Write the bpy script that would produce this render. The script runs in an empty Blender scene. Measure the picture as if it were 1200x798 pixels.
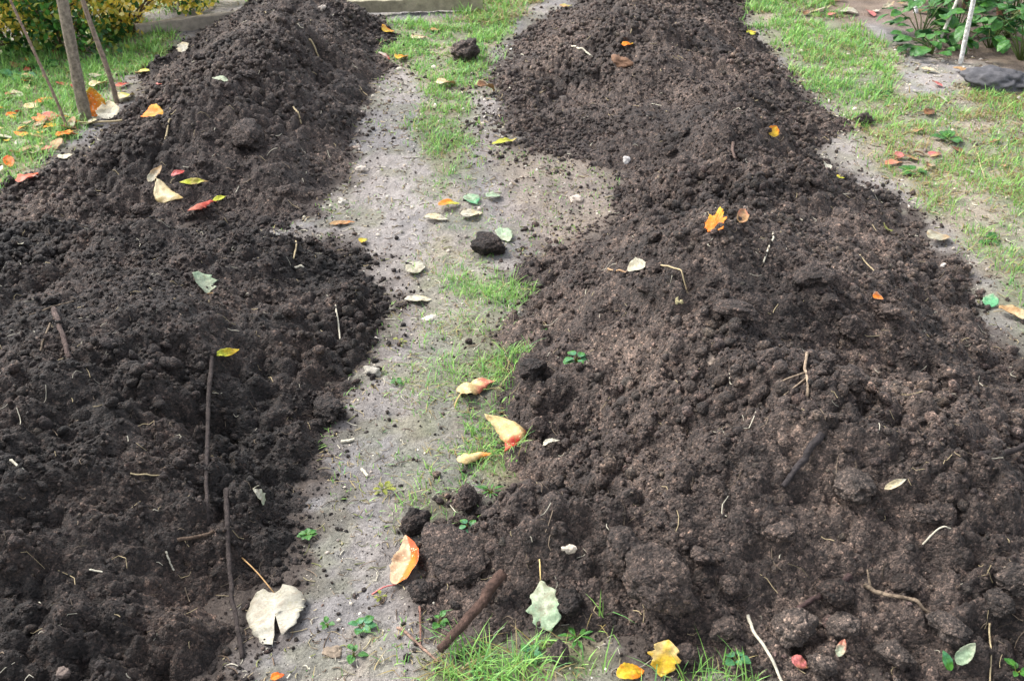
import bpy, math, random
import numpy as np
from mathutils import Vector, Matrix, noise as mnoise

random.seed(7)
RNG = np.random.default_rng(11)
scene = bpy.context.scene
COL = scene.collection

# ------------------------------------------------------------------ camera
CAM_H = 1.45
PITCH = math.radians(31.0)
FPX = 1200.0                                     # focal length in photo pixels (photo 1200 wide)
cam_data = bpy.data.cameras.new('camera')
cam_data.sensor_width = 36.0
cam_data.lens = 36.0
cam_data.clip_start = 0.05
cam_data.clip_end = 500.0
cam_data.dof.use_dof = True
cam_data.dof.focus_distance = 2.3
cam_data.dof.aperture_fstop = 16.0
cam = bpy.data.objects.new('camera', cam_data)
COL.objects.link(cam)
cam.location = (0, 0, CAM_H)
cam.rotation_euler = (math.pi / 2 - PITCH, 0, 0)
scene.camera = cam

# ------------------------------------------------------------------ sky, sun, exposure
SUN_EL, SUN_AZ = math.radians(48), math.radians(-62)      # azimuth from +Y towards +X: light from the back left
world = bpy.data.worlds.new('World')
scene.world = world
world.use_nodes = True
wn, wl = world.node_tree.nodes, world.node_tree.links
wn.clear()
w_out = wn.new('ShaderNodeOutputWorld')
w_bg = wn.new('ShaderNodeBackground')
w_sky = wn.new('ShaderNodeTexSky')
w_sky.sky_type = 'NISHITA'
w_sky.sun_disc = False
w_sky.sun_elevation = SUN_EL
w_sky.sun_rotation = SUN_AZ
w_sky.air_density = 1.0
w_sky.dust_density = 3.0
w_hsv = wn.new('ShaderNodeHueSaturation')
w_hsv.inputs['Saturation'].default_value = 0.35          # thin cloud cover: a greyer sky
w_bg.inputs['Strength'].default_value = 0.15
wl.new(w_sky.outputs[0], w_hsv.inputs['Color'])
wl.new(w_hsv.outputs[0], w_bg.inputs['Color'])
wl.new(w_bg.outputs[0], w_out.inputs['Surface'])

sun_data = bpy.data.lights.new('sun', 'SUN')
sun_data.energy = 1.5
sun_data.angle = math.radians(20)
sun_data.color = (1.0, 0.965, 0.91)
sun = bpy.data.objects.new('sun', sun_data)
COL.objects.link(sun)
sdir = Vector((math.sin(SUN_AZ) * math.cos(SUN_EL), math.cos(SUN_AZ) * math.cos(SUN_EL), math.sin(SUN_EL)))
sun.rotation_euler = sdir.to_track_quat('Z', 'Y').to_euler()
sun.location = sdir * 20

scene.view_settings.view_transform = 'Standard'
scene.view_settings.look = 'None'
scene.view_settings.exposure = 1.6
scene.view_settings.gamma = 1.0
scene.view_settings.use_curve_mapping = False

# ------------------------------------------------------------------ small helpers
def lin(r, g, b):
    def f(c):
        c /= 255.0
        return c / 12.92 if c <= 0.04045 else ((c + 0.055) / 1.055) ** 2.4
    return np.array([f(r), f(g), f(b)])

def sstep(a, b, x):
    t = np.clip((x - a) / (b - a), 0, 1)
    return t * t * (3 - 2 * t)

def hash2(ix, iy, seed):
    h = (ix.astype(np.int64) * 374761393 + iy.astype(np.int64) * 668265263 + seed * 2147483647) & 0xFFFFFFFF
    h = ((h ^ (h >> 13)) * 1274126177) & 0xFFFFFFFF
    h = ((h ^ (h >> 15)) * 2246822519) & 0xFFFFFFFF
    h = h ^ (h >> 16)
    return (h & 0xFFFFFF) / float(0x1000000)

def vnoise(x, y, seed=0):
    x = np.asarray(x, float); y = np.asarray(y, float)
    ix = np.floor(x); iy = np.floor(y)
    fx = x - ix; fy = y - iy
    ix = ix.astype(np.int64); iy = iy.astype(np.int64)
    ux = fx * fx * fx * (fx * (fx * 6 - 15) + 10)
    uy = fy * fy * fy * (fy * (fy * 6 - 15) + 10)
    a = hash2(ix, iy, seed); b = hash2(ix + 1, iy, seed)
    c = hash2(ix, iy + 1, seed); d = hash2(ix + 1, iy + 1, seed)
    return (a + (b - a) * ux) * (1 - uy) + (c + (d - c) * ux) * uy

def fbm(x, y, seed=0, octv=4):
    s = 0; a = 0.5; tot = 0
    for i in range(octv):
        s = s + a * vnoise(x * 2 ** i + 17.3 * i, y * 2 ** i - 9.1 * i, seed + i); tot += a; a *= 0.5
    return s / tot

def lumps(x, y, seed):
    """Rounded crumbs packed side by side: a dome for each cell, each of its own height."""
    ix = np.floor(x).astype(np.int64); iy = np.floor(y).astype(np.int64)
    best = np.zeros_like(x)
    for dx in (-1, 0, 1):
        for dy in (-1, 0, 1):
            cx = ix + dx; cy = iy + dy
            px = cx + 0.1 + 0.8 * hash2(cx, cy, seed); py = cy + 0.1 + 0.8 * hash2(cx, cy, seed + 1)
            rad = 0.35 + 0.5 * hash2(cx, cy, seed + 2)
            q = 1 - ((x - px) ** 2 + (y - py) ** 2) / rad ** 2
            best = np.maximum(best, np.sqrt(np.maximum(q, 0)) * rad)
    return best

# --- photo pixel -> direction; distances come from the ground it meets
CP, SP = math.cos(PITCH), math.sin(PITCH)
def ray(px, py):
    a = (np.asarray(px, float) - 600) / FPX; b = (399 - np.asarray(py, float)) / FPX
    return np.stack([a, CP + b * SP, -SP + b * CP], -1)

def on_plane(px, py, z=0.0):
    r = ray(px, py); t = (z - CAM_H) / r[..., 2]
    return r[..., 0] * t, r[..., 1] * t

def poly_world(pts, z=0.0):
    p = np.array(pts, float); x, y = on_plane(p[:, 0], p[:, 1], z)
    return np.stack([x, y], -1)

def sdf(poly, x, y):
    """Distance to the outline, positive inside."""
    d2 = np.full(x.shape, 1e9); inside = np.zeros(x.shape, bool)
    n = len(poly)
    for i in range(n):
        ax, ay = poly[i]; bx, by = poly[(i + 1) % n]
        ex, ey = bx - ax, by - ay
        wx, wy = x - ax, y - ay
        t = np.clip((wx * ex + wy * ey) / (ex * ex + ey * ey + 1e-12), 0, 1)
        d2 = np.minimum(d2, (wx - ex * t) ** 2 + (wy - ey * t) ** 2)
        c = ((ay > y) != (by > y))
        xi = ax + (y - ay) * ex / (ey if abs(ey) > 1e-9 else 1e-9)
        inside ^= c & (x < xi)
    d = np.sqrt(d2)
    return np.where(inside, d, -d)

def fast_mesh(name, verts, faces, cols=None, smooth=True):
    """verts (n,3); faces (m,3) or (m,4) array or a list of such arrays."""
    me = bpy.data.meshes.new(name)
    verts = np.ascontiguousarray(verts, dtype=np.float32)
    if not isinstance(faces, list): faces = [faces]
    faces = [np.asarray(f, dtype=np.int32) for f in faces if len(f)]
    me.vertices.add(len(verts)); me.vertices.foreach_set('co', verts.ravel())
    nl = sum(f.size for f in faces); nf = sum(len(f) for f in faces)
    me.loops.add(nl); me.loops.foreach_set('vertex_index', np.concatenate([f.ravel() for f in faces]))
    me.polygons.add(nf)
    tot = np.concatenate([np.full(len(f), f.shape[1], np.int32) for f in faces])
    st = np.concatenate([[0], np.cumsum(tot)[:-1]]).astype(np.int32)
    me.polygons.foreach_set('loop_start', st); me.polygons.foreach_set('loop_total', tot)
    me.polygons.foreach_set('use_smooth', np.full(nf, smooth, bool))
    me.update(calc_edges=True)
    if cols is not None:
        ca = me.color_attributes.new('Col', 'FLOAT_COLOR', 'POINT')
        c4 = np.ones((len(verts), 4), np.float32); c4[:, :3] = cols
        ca.data.foreach_set('color', c4.ravel())
    return me

def obj(name, me, mat=None, parent=None, loc=None):
    o = bpy.data.objects.new(name, me); COL.objects.link(o)
    if mat is not None and me is not None and not me.materials: me.materials.append(mat)
    if parent is not None: o.parent = parent
    if loc is not None: o.location = loc
    return o

def empty(name, loc):
    o = bpy.data.objects.new(name, None); COL.objects.link(o); o.location = loc
    o.empty_display_size = 0.02
    return o

def tag(o, label=None, cat=None, group=None, kind=None):
    if label: o['label'] = label
    if cat: o['category'] = cat
    if group: o['group'] = group
    if kind: o['kind'] = kind
    return o

def grid_faces(nr, nc, keep=None):
    i = np.arange(nr - 1)[:, None] * nc + np.arange(nc - 1)[None, :]
    f = np.stack([i, i + 1, i + nc + 1, i + nc], -1).reshape(-1, 4)
    if keep is not None:
        k = (keep[:-1, :-1] | keep[1:, :-1] | keep[:-1, 1:] | keep[1:, 1:]).reshape(-1)
        f = f[k]
    return f

def compact(verts, faces, *attrs):
    used = np.unique(faces); remap = np.zeros(len(verts), np.int64); remap[used] = np.arange(len(used))
    return [verts[used], remap[faces]] + [a[used] for a in attrs]

# ------------------------------------------------------------------ materials
def node_mat(name, rough=0.8, spec=0.3):
    m = bpy.data.materials.new(name); m.use_nodes = True
    nt = m.node_tree; b = nt.nodes['Principled BSDF']
    b.inputs['Roughness'].default_value = rough
    b.inputs['Specular IOR Level'].default_value = spec
    return m, nt, b

def tex_noise(nt, scale, detail=4, rough=0.6, vec=None):
    n = nt.nodes.new('ShaderNodeTexNoise'); n.inputs['Scale'].default_value = scale
    n.inputs['Detail'].default_value = detail; n.inputs['Roughness'].default_value = rough
    if vec is not None: nt.links.new(vec, n.inputs['Vector'])
    return n

def ramp(nt, src, stops):
    r = nt.nodes.new('ShaderNodeValToRGB')
    els = r.color_ramp.elements
    while len(els) < len(stops): els.new(0.5)
    for e, (p, c) in zip(els, stops):
        e.position = p; e.color = (*c, 1) if len(c) == 3 else c
    nt.links.new(src, r.inputs[0]); return r

def mixc(nt, mode, fac, a, b):
    m = nt.nodes.new('ShaderNodeMix'); m.data_type = 'RGBA'; m.blend_type = mode
    for s, v in ((0, fac), (6, a), (7, b)):
        if hasattr(v, 'node'): nt.links.new(v, m.inputs[s])
        elif s == 0: m.inputs[0].default_value = v
        else: m.inputs[s].default_value = (*v, 1)
    return m.outputs[2]

def bump(nt, bsdf, height, strength, dist):
    b = nt.nodes.new('ShaderNodeBump'); b.inputs['Strength'].default_value = strength
    b.inputs['Distance'].default_value = dist
    nt.links.new(height, b.inputs['Height']); nt.links.new(b.outputs[0], bsdf.inputs['Normal'])

def world_pos(nt):
    return nt.nodes.new('ShaderNodeNewGeometry').outputs['Position']

def soil_material(name, dark, mid, pale, rough=0.75, spec=0.35):
    m, nt, b = node_mat(name, rough, spec)
    p = world_pos(nt)
    warp = tex_noise(nt, 120, 2, 0.5, p)
    pv = nt.nodes.new('ShaderNodeVectorMath'); pv.operation = 'MULTIPLY_ADD'
    nt.links.new(warp.outputs['Color'], pv.inputs[0]); pv.inputs[1].default_value = (0.006,) * 3; nt.links.new(p, pv.inputs[2])
    big = tex_noise(nt, 2.6, 6, 0.66, p); fine = tex_noise(nt, 45, 6, 0.72, p)
    c1 = ramp(nt, big.outputs['Fac'], [(0.36, dark), (0.50, mid), (0.66, pale)])
    c2 = ramp(nt, fine.outputs['Fac'], [(0.30, (0.45, 0.43, 0.43)), (0.5, (0.95, 0.93, 0.92)), (0.72, (1.7, 1.58, 1.50))])
    c = mixc(nt, 'MULTIPLY', 1.0, c1.outputs[0], c2.outputs[0])
    heights = []
    for sc, lo, hi in ((150, 0.60, 1.45), (350, 0.55, 1.55)):     # crumbs of about 7 mm and 3 mm, each with its own tone
        vo = nt.nodes.new('ShaderNodeTexVoronoi'); vo.inputs['Scale'].default_value = sc
        nt.links.new(pv.outputs[0], vo.inputs['Vector'])
        sep = nt.nodes.new('ShaderNodeSeparateColor'); nt.links.new(vo.outputs['Color'], sep.inputs[0])
        t = ramp(nt, sep.outputs[0], [(0.0, (lo,) * 3), (0.6, (1.0, 0.98, 0.97)), (0.93, (hi, hi * 0.96, hi * 0.93)), (1.0, (hi * 1.7, hi * 1.6, hi * 1.5))])
        c = mixc(nt, 'MULTIPLY', 1.0, c, t.outputs[0])
        inv = nt.nodes.new('ShaderNodeMath'); inv.operation = 'MULTIPLY_ADD'
        nt.links.new(vo.outputs['Distance'], inv.inputs[0]); inv.inputs[1].default_value = -1.0 / sc * 150; inv.inputs[2].default_value = 1.0
        heights.append(inv.outputs[0])
    at = nt.nodes.new('ShaderNodeAttribute'); at.attribute_name = 'Col'
    c = mixc(nt, 'MULTIPLY', 1.0, c, at.outputs['Color'])
    nt.links.new(c, b.inputs['Base Color'])
    h = tex_noise(nt, 260, 5, 0.72, p)
    s1 = nt.nodes.new('ShaderNodeMath'); s1.operation = 'ADD'; nt.links.new(heights[0], s1.inputs[0]); nt.links.new(heights[1], s1.inputs[1])
    s2 = nt.nodes.new('ShaderNodeMath'); s2.operation = 'ADD'; nt.links.new(s1.outputs[0], s2.inputs[0]); nt.links.new(h.outputs['Fac'], s2.inputs[1])
    bump(nt, b, s2.outputs[0], 1.0, 0.0055)
    return m

M = {}
M['soil_near'] = soil_material('dark_moist_compost', (0.0130, 0.0108, 0.0098), (0.0255, 0.0202, 0.0180), (0.062, 0.0465, 0.039))
M['soil_far'] = soil_material('dark_brown_compost', (0.028, 0.0225, 0.0205), (0.052, 0.0415, 0.0370), (0.098, 0.078, 0.067))
M['soil_grey'] = soil_material('dry_greyish_soil', (0.034, 0.0285, 0.0258), (0.064, 0.0535, 0.0475), (0.108, 0.090, 0.079))
M['soil_right'] = soil_material('brown_compost', (0.028, 0.0220, 0.0195), (0.062, 0.0490, 0.0430), (0.124, 0.098, 0.083))

def attr_material(name, rough, spec, nscale, namp, bscale, bdist, sub=0.0, trans=0.0):
    m, nt, b = node_mat(name, rough, spec)
    p = world_pos(nt)
    at = nt.nodes.new('ShaderNodeAttribute'); at.attribute_name = 'Col'
    n = tex_noise(nt, nscale, 5, 0.65, p)
    r = ramp(nt, n.outputs['Fac'], [(0.28, (1 - namp,) * 3), (0.72, (1 + namp,) * 3)])
    c = mixc(nt, 'MULTIPLY', 1.0, at.outputs['Color'], r.outputs[0])
    nt.links.new(c, b.inputs['Base Color'])
    h = tex_noise(nt, bscale, 5, 0.65, p)
    bump(nt, b, h.outputs['Fac'], 0.8, bdist)
    if trans > 0:
        t = nt.nodes.new('ShaderNodeBsdfTranslucent'); nt.links.new(c, t.inputs['Color'])
        mx = nt.nodes.new('ShaderNodeMixShader'); mx.inputs[0].default_value = trans
        nt.links.new(b.outputs[0], mx.inputs[1]); nt.links.new(t.outputs[0], mx.inputs[2])
        nt.links.new(mx.outputs[0], nt.nodes['Material Output'].inputs['Surface'])
    return m

M['ground'] = attr_material('trodden_earth', 0.9, 0.25, 130, 0.45, 210, 0.009)
M['leaf'] = attr_material('autumn_leaf', 0.55, 0.35, 240, 0.30, 220, 0.0012, trans=0.22)
M['green'] = attr_material('green_leaf', 0.45, 0.4, 90, 0.22, 160, 0.0012, trans=0.30)
M['grass'] = attr_material('grass_blade', 0.5, 0.35, 60, 0.18, 100, 0.0005, trans=0.30)
M['wood'] = attr_material('bark', 0.85, 0.25, 70, 0.60, 160, 0.008)
M['straw'] = attr_material('dry_straw', 0.7, 0.3, 120, 0.22, 200, 0.0006)
M['stone'] = attr_material('stone', 0.8, 0.3, 55, 0.30, 120, 0.004)
M['timber'] = attr_material('weathered_timber', 0.85, 0.25, 26, 0.35, 90, 0.004)

# ------------------------------------------------------------------ terrain: footprints of the three heaps
POLY_NEAR = poly_world([(278, 960), (284, 830), (286, 770), (304, 715), (345, 655), (362, 600), (380, 540), (392, 500),
    (412, 440), (432, 400), (446, 360), (436, 318), (408, 294), (390, 288), (330, 280), (250, 275), (160, 270), (80, 264),
    (0, 268), (-120, 275), (-330, 330), (-700, 600), (-700, 960)])
POLY_FAR = poly_world([(-40, 268), (10, 238), (60, 200), (100, 176), (130, 156), (160, 122), (172, 90), (196, 60), (250, 32),
    (320, 10), (410, 8), (456, 34), (458, 66), (440, 112), (424, 150), (404, 196), (386, 236), (330, 262), (240, 278), (130, 280), (40, 276)])
POLY_RIGHT = poly_world([(505, 745), (486, 700), (484, 645), (500, 612), (548, 592), (596, 566), (604, 520), (594, 470), (604, 430),
    (592, 395), (606, 362), (628, 316), (642, 290), (700, 268), (726, 232), (716, 204), (664, 188), (612, 172), (590, 134), (582, 92),
    (592, 52), (630, 30), (672, 8), (690, -60), (860, -60), (872, 22), (902, 66), (952, 116), (985, 148), (940, 178), (985, 206), (1052, 242),
    (1098, 292), (1140, 336), (1172, 400), (1230, 470), (1400, 640), (1400, 960), (1130, 850), (1010, 832), (860, 824), (760, 804), (690, 784), (600, 780), (540, 784)])

def gauss(x, y, px, py, z, sx, sy, a):
    cx, cy = on_plane(px, py, z)
    return a * np.exp(-((x - cx) / sx) ** 2 - ((y - cy) / sy) ** 2)

def edge_noise(x, y):
    return 0.16 * (fbm(x * 5, y * 5, 3, 4) - 0.5) + 0.06 * (vnoise(x * 22, y * 22, 8) - 0.5)

def profile(d, w):
    t = np.clip(d / w, 0, 1)
    return 0.5 * (1 - (1 - t) ** 2.0) + 0.5 * t * t * (3 - 2 * t)

def ground_z(x, y):
    return (0.05 * (fbm(x * 0.9, y * 0.9, 41, 3) - 0.5) + 0.020 * (fbm(x * 5, y * 5, 42, 3) - 0.5))

def ground_detail(x, y):
    return 0.014 * (fbm(x * 26, y * 26, 45, 4) - 0.5) + 0.006 * lumps(x * 60, y * 60, 47)

def heap_d(k, x, y):
    return sdf((POLY_NEAR, POLY_FAR, POLY_RIGHT)[k], x, y) + edge_noise(x + k * 7, y)

def heap_macro(k, x, y, d=None):
    """Height of heap k above z=0 without crumbs."""
    if d is None: d = heap_d(k, x, y)
    low = fbm(x * 2.1 + 3 * k, y * 2.1, 60 + k, 3) - 0.5
    if k == 0:
        H = 0.19 + 0.16 * low + gauss(x, y, 110, 370, 0.22, 0.42, 0.20, 0.07) + gauss(x, y, 20, 500, 0.2, 0.4, 0.3, 0.03)
        w = 0.56
    elif k == 1:
        H = 0.215 + 0.18 * low + gauss(x, y, 360, 50, 0.25, 0.5, 0.6, 0.04) - gauss(x, y, 230, 250, 0.06, 0.9, 0.42, 0.17)
        w = 0.58
    else:
        H = 0.19 + 0.24 * low + gauss(x, y, 900, 330, 0.2, 0.45, 0.22, 0.10) + gauss(x, y, 1110, 560, 0.2, 0.32, 0.25, 0.05) \
            - gauss(x, y, 1000, 450, 0.12, 0.22, 0.12, 0.07) - gauss(x, y, 600, 120, 0.05, 0.62, 0.95, 0.26) \
            + gauss(x, y, 780, 30, 0.2, 0.4, 0.5, 0.05) - gauss(x, y, 650, 560, 0.08, 0.16, 0.16, 0.08) - gauss(x, y, 940, 780, 0.05, 0.6, 0.16, 0.07)
        w = 0.55
    H = np.maximum(H, 0.03)
    return np.where(d > 0, H * profile(d, w), d * 0.45) + ground_z(x, y) - 0.004

def heap_detail(k, x, y, d):
    a = sstep(-0.02, 0.10, d)
    zm = heap_macro(k, x, y, d)
    x = x + (0.35 if k == 2 else -0.35) * zm; y = y + 0.7 * zm      # keep crumbs round on the slopes
    wx = x + 0.02 * (vnoise(x * 14, y * 14, 70) - 0.5); wy = y + 0.02 * (vnoise(x * 14, y * 14, 71) - 0.5)
    patch = 0.45 + 1.1 * fbm(x * 3.3, y * 3.3, 75 + k, 2)
    smooth = sstep(0.44, 0.60, fbm(x * 2.7 + 5, y * 2.7, 95 + k, 3))        # patches of fine, matted earth between the clods
    patch = patch * (1 - 0.5 * smooth)
    z = 0.075 * (fbm(x * 4.2, y * 4.2, 72 + k, 4) - 0.5)
    z = z + 0.062 * (lumps(wx * 9, wy * 9, 80 + k) - 0.35) * (0.2 + 0.8 * patch) * sstep(0.42, 0.75, vnoise(x * 4, y * 4, 91 + k))
    z = z + 0.040 * (lumps(wx * 21, wy * 21, 83 + k) - 0.35) * patch
    z = z + 0.016 * (lumps(wx * 47, wy * 47, 86 + k) - 0.35) * (1 - 0.35 * smooth)
    z = z + 0.008 * (lumps(wx * 105, wy * 105, 89 + k) - 0.35)
    return z * (0.45 + 0.55 * a)

def surf(x, y, detail=True):
    x = np.atleast_1d(np.asarray(x, float)); y = np.atleast_1d(np.asarray(y, float))
    z = ground_z(x, y) + (ground_detail(x, y) if detail else 0)
    for k in range(3):
        d = heap_d(k, x, y); m = d > -0.05
        if m.any():
            zz = heap_macro(k, x[m], y[m], d[m]) + (heap_detail(k, x[m], y[m], d[m]) if detail else 0)
            z[m] = np.maximum(z[m], zz)
    return z

def P(px, py, detail=False):
    """Photo pixels -> points on the terrain (first hit along each pixel's direction)."""
    px = np.atleast_1d(np.asarray(px, float)); py = np.atleast_1d(np.asarray(py, float))
    r = ray(px, py); n = len(px)
    t0 = (0.62 - CAM_H) / r[:, 2]; t1 = (-0.08 - CAM_H) / r[:, 2]
    S = 160
    tt = t0[:, None] + (t1 - t0)[:, None] * np.linspace(0, 1, S)[None, :]
    X = tt * r[:, 0:1]; Y = tt * r[:, 1:2]; Z = CAM_H + tt * r[:, 2:3]
    H = surf(X.ravel(), Y.ravel(), detail).reshape(n, S)
    below = Z < H; below[:, -1] = True
    i = np.maximum(below.argmax(1), 1); k = np.arange(n)
    a = Z[k, i - 1] - H[k, i - 1]; b = Z[k, i] - H[k, i]
    f = np.clip(a / np.maximum(a - b, 1e-6), 0, 1)
    t = tt[k, i - 1] + (tt[k, i] - tt[k, i - 1]) * f
    x = t * r[:, 0]; y = t * r[:, 1]
    return np.stack([x, y, surf(x, y, detail)], -1)

def depth_scale(p):
    """Photo pixels per metre at world point p."""
    v = np.asarray(p) - np.array([0, 0, CAM_H])
    return FPX / (v[..., 1] * CP - v[..., 2] * SP)

# ------------------------------------------------------------------ ground sheet
GRASS = [  # outline in photo pixels, blades per square metre, blade height (m), dryness, tuftiness
    ([(440, 62), (452, 22), (500, 22), (600, 14), (606, 40), (578, 62), (562, 100), (556, 150), (552, 196), (516, 212), (492, 190), (482, 160), (494, 112), (478, 92)], 2700, 0.040, 0.14, 0.44),
    ([(548, 34), (545, 4), (600, -8), (640, -4), (612, 20)], 2400, 0.085, 0.55, 0.4),
    ([(508, 345), (540, 308), (572, 316), (604, 332), (628, 350), (604, 372), (556, 352)], 5200, 0.040, 0.05, 0.26),
    ([(512, 428), (560, 408), (604, 420), (652, 398), (646, 432), (604, 462), (548, 450)], 5200, 0.040, 0.08, 0.28),
    ([(545, 486), (600, 468), (618, 540), (584, 590), (560, 572), (545, 530)], 7000, 0.045, 0.06, 0.28),
    ([(470, 830), (500, 776), (580, 762), (640, 752), (692, 726), (716, 766), (750, 790), (770, 830)], 8500, 0.048, 0.12, 0.42),
    ([(740, 830), (760, 800), (860, 788), (905, 790), (900, 830)], 3500, 0.045, 0.08, 0.5),
    ([(395, 815), (410, 745), (450, 730), (470, 760), (490, 815)], 1800, 0.035, 0.1, 0.6),
    ([(800, -60), (862, -2), (900, 50), (950, 108), (1010, 150), (1066, 120), (1068, 60), (1000, 24), (960, -60)], 2500, 0.048, 0.24, 0.46),
    ([(985, 150), (1066, 110), (1200, 110), (1330, 120), (1330, 240), (1180, 260), (1080, 240), (1010, 190)], 2300, 0.042, 0.50, 0.42),
    ([(1075, 215), (1140, 182), (1330, 190), (1330, 420), (1200, 400), (1150, 330), (1105, 280)], 2300, 0.042, 0.26, 0.48),
    ([(1066, 118), (1150, 90), (1330, 100), (1330, 130), (1200, 128)], 2000, 0.045, 0.5, 0.4),
    ([(-120, 40), (60, 50), (120, 66), (150, 92), (118, 140), (60, 182), (10, 236), (-120, 250)], 2900, 0.050, 0.12, 0.36),
    ([(440, 640), (470, 420), (500, 215), (560, 205), (575, 270), (612, 400), (600, 560), (530, 620)], 1300, 0.026, 0.22, 0.52),
    ([(150, 22), (330, 4), (420, -4), (420, -70), (60, -70), (60, 20)], 800, 0.050, 0.35, 0.42),
    ([(400, 0), (640, -6), (700, -70), (400, -70)], 900, 0.050, 0.5, 0.5),
    ([(90, 30), (200, 24), (212, 54), (176, 84), (140, 88)], 2600, 0.055, 0.2, 0.4),
]
GPOLY = [poly_world(g[0]) for g in GRASS]

def grass_cover(x, y):
    c = np.zeros(x.shape)
    for g, gp in zip(GRASS, GPOLY):
        d = sdf(gp, x, y) + 0.10 * (fbm(x * 9, y * 9, 120, 3) - 0.5)
        c = np.maximum(c, sstep(-0.02, 0.06, d) * min(1.0, g[1] / 3000))
    return c

def stretched(lo, hi, stepf, far_lo, far_hi):
    c = [lo]
    while c[-1] < hi: c.append(c[-1] + stepf(c[-1]))
    s = 0.05
    while c[-1] < far_hi: c.append(c[-1] + s); s *= 1.5
    s = 0.05
    while c[0] > far_lo: c.insert(0, c[0] - s); s *= 1.5
    return np.array(c)

def build_ground():
    xs = stretched(-3.6, 3.8, lambda v: 0.0078 if abs(v + 0.1) < 0.75 else 0.020, -90, 90)
    ys = stretched(0.85, 8.0, lambda v: 0.0052 * max(v, 1.0), -40, 120)
    X, Y = np.meshgrid(xs, ys)
    x = X.ravel(); y = Y.ravel()
    near = (x > -3.8) & (x < 4.0) & (y > 0.7) & (y < 8.4)
    z = ground_z(x, y) * np.clip(1.4 - np.hypot(x, y - 3) / 30, 0.1, 1)
    z[near] += ground_detail(x[near], y[near])
    # earth colours: pale trodden earth, greyer damp earth, dark soil trodden in beside the heaps, mossy brown under grass
    n1 = fbm(x * 2.2, y * 2.2, 130, 4)[:, None]; n2 = fbm(x * 14, y * 14, 131, 4)[:, None]
    pale = np.array([0.282, 0.255, 0.235]); grey = np.array([0.205, 0.194, 0.190]); dark = np.array([0.070, 0.056, 0.048])
    lawn = np.array([0.150, 0.165, 0.080]); litter = np.array([0.25, 0.205, 0.135])
    c = pale + (grey - pale) * sstep(0.38, 0.62, n1)
    n3 = fbm(x * 60, y * 60, 137, 3)[:, None]
    c = c * (0.72 + 0.56 * n2) * (0.72 + 0.56 * n3)
    moss = sstep(0.52, 0.68, fbm(x * 8, y * 8, 138, 4))[:, None] * 0.38
    c = c + (np.array([0.17, 0.175, 0.095]) - c) * moss
    dmax = np.full(x.shape, -9.0)
    xm, ym = x[near], y[near]
    dn = np.maximum.reduce([heap_d(k, xm, ym) for k in range(3)])
    dmax[near] = dn
    stain = np.exp(np.minimum(dmax, 0) / 0.085)[:, None] * sstep(0.30, 0.62, n2 + 0.25 * np.exp(np.minimum(dmax, 0) / 0.03)[:, None])
    c = c + (dark - c) * np.clip(stain, 0, 1)
    gcv = np.full(x.shape, 0.75); gcv[near] = grass_cover(xm, ym)
    gcv = gcv[:, None]
    under = lawn + (litter - lawn) * sstep(0.45, 0.7, fbm(x * 6, y * 6, 133, 3))[:, None]
    c = c + (under * (0.7 + 0.6 * n2) - c) * gcv * 0.75
    br = sstep(-0.25, 0.15, sdf(poly_world([(900, -90), (1500, -90), (1500, 110), (1180, 84), (1080, 50), (1060, 26), (930, 10)]), x, y) + 0.5 * (fbm(x * 3, y * 3, 139, 3) - 0.5))[:, None]
    c = c + (np.array([0.150, 0.108, 0.078]) * (0.5 + n2) - c) * br * 0.85
    sand = sstep(-0.10, 0.12, sdf(poly_world([(560, 150), (600, 175), (660, 180), (720, 190), (730, 262), (640, 300), (590, 250)]), x, y))[:, None]
    c = c + (np.array([0.255, 0.205, 0.165]) * (0.55 + 0.9 * n2) - c) * sand * 0.7
    o = obj('ground', fast_mesh('ground', np.stack([x, y, z], -1), grid_faces(len(ys), len(xs)), c), M['ground'])
    tag(o, kind='structure')
build_ground()

# ------------------------------------------------------------------ the three soil heaps
def ico(sub):
    import bmesh
    bm = bmesh.new(); bmesh.ops.create_icosphere(bm, subdivisions=sub, radius=1.0)
    v = np.array([q.co[:] for q in bm.verts]); f = np.array([[q.index for q in p.verts] for p in bm.faces])
    bm.free(); return v, f
ICO1 = ico(1); ICO2 = ico(2)
OCT = (np.array([(1, 0, 0), (-1, 0, 0), (0, 1, 0), (0, -1, 0), (0, 0, 1), (0, 0, -1)], float),
       np.array([(0, 2, 4), (2, 1, 4), (1, 3, 4), (3, 0, 4), (2, 0, 5), (1, 2, 5), (3, 1, 5), (0, 3, 5)]))

def rand_rot(n):
    q = RNG.normal(size=(n, 4)); q /= np.linalg.norm(q, axis=1)[:, None]
    w, x, y, z = q.T
    return np.stack([1 - 2 * (y * y + z * z), 2 * (x * y - z * w), 2 * (x * z + y * w),
                     2 * (x * y + z * w), 1 - 2 * (x * x + z * z), 2 * (y * z - x * w),
                     2 * (x * z - y * w), 2 * (y * z + x * w), 1 - 2 * (x * x + y * y)], -1).reshape(n, 3, 3)

def crumb_batch(pos, rad, base, jit):
    V, F = base; n = len(pos); nv = len(V)
    sc = RNG.uniform(0.65, 1.15, (n, 1, 3)); sc[:, :, 2] *= 0.85
    v = V[None] * (1 + RNG.uniform(-jit, jit, (n, nv, 1)))
    v = np.einsum('nij,nvj->nvi', rand_rot(n), v * sc) * rad[:, None, None] + pos[:, None, :]
    f = F[None] + (np.arange(n) * nv)[:, None, None]
    tone = np.clip(RNG.normal(1.0, 0.24, n), 0.5, 1.9)
    c = np.repeat(np.stack([tone * RNG.normal(1.0, 0.04, n), tone, tone * RNG.normal(0.99, 0.04, n)], -1), nv, axis=0)
    return v.reshape(-1, 3), f.reshape(-1, 3), c

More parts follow.
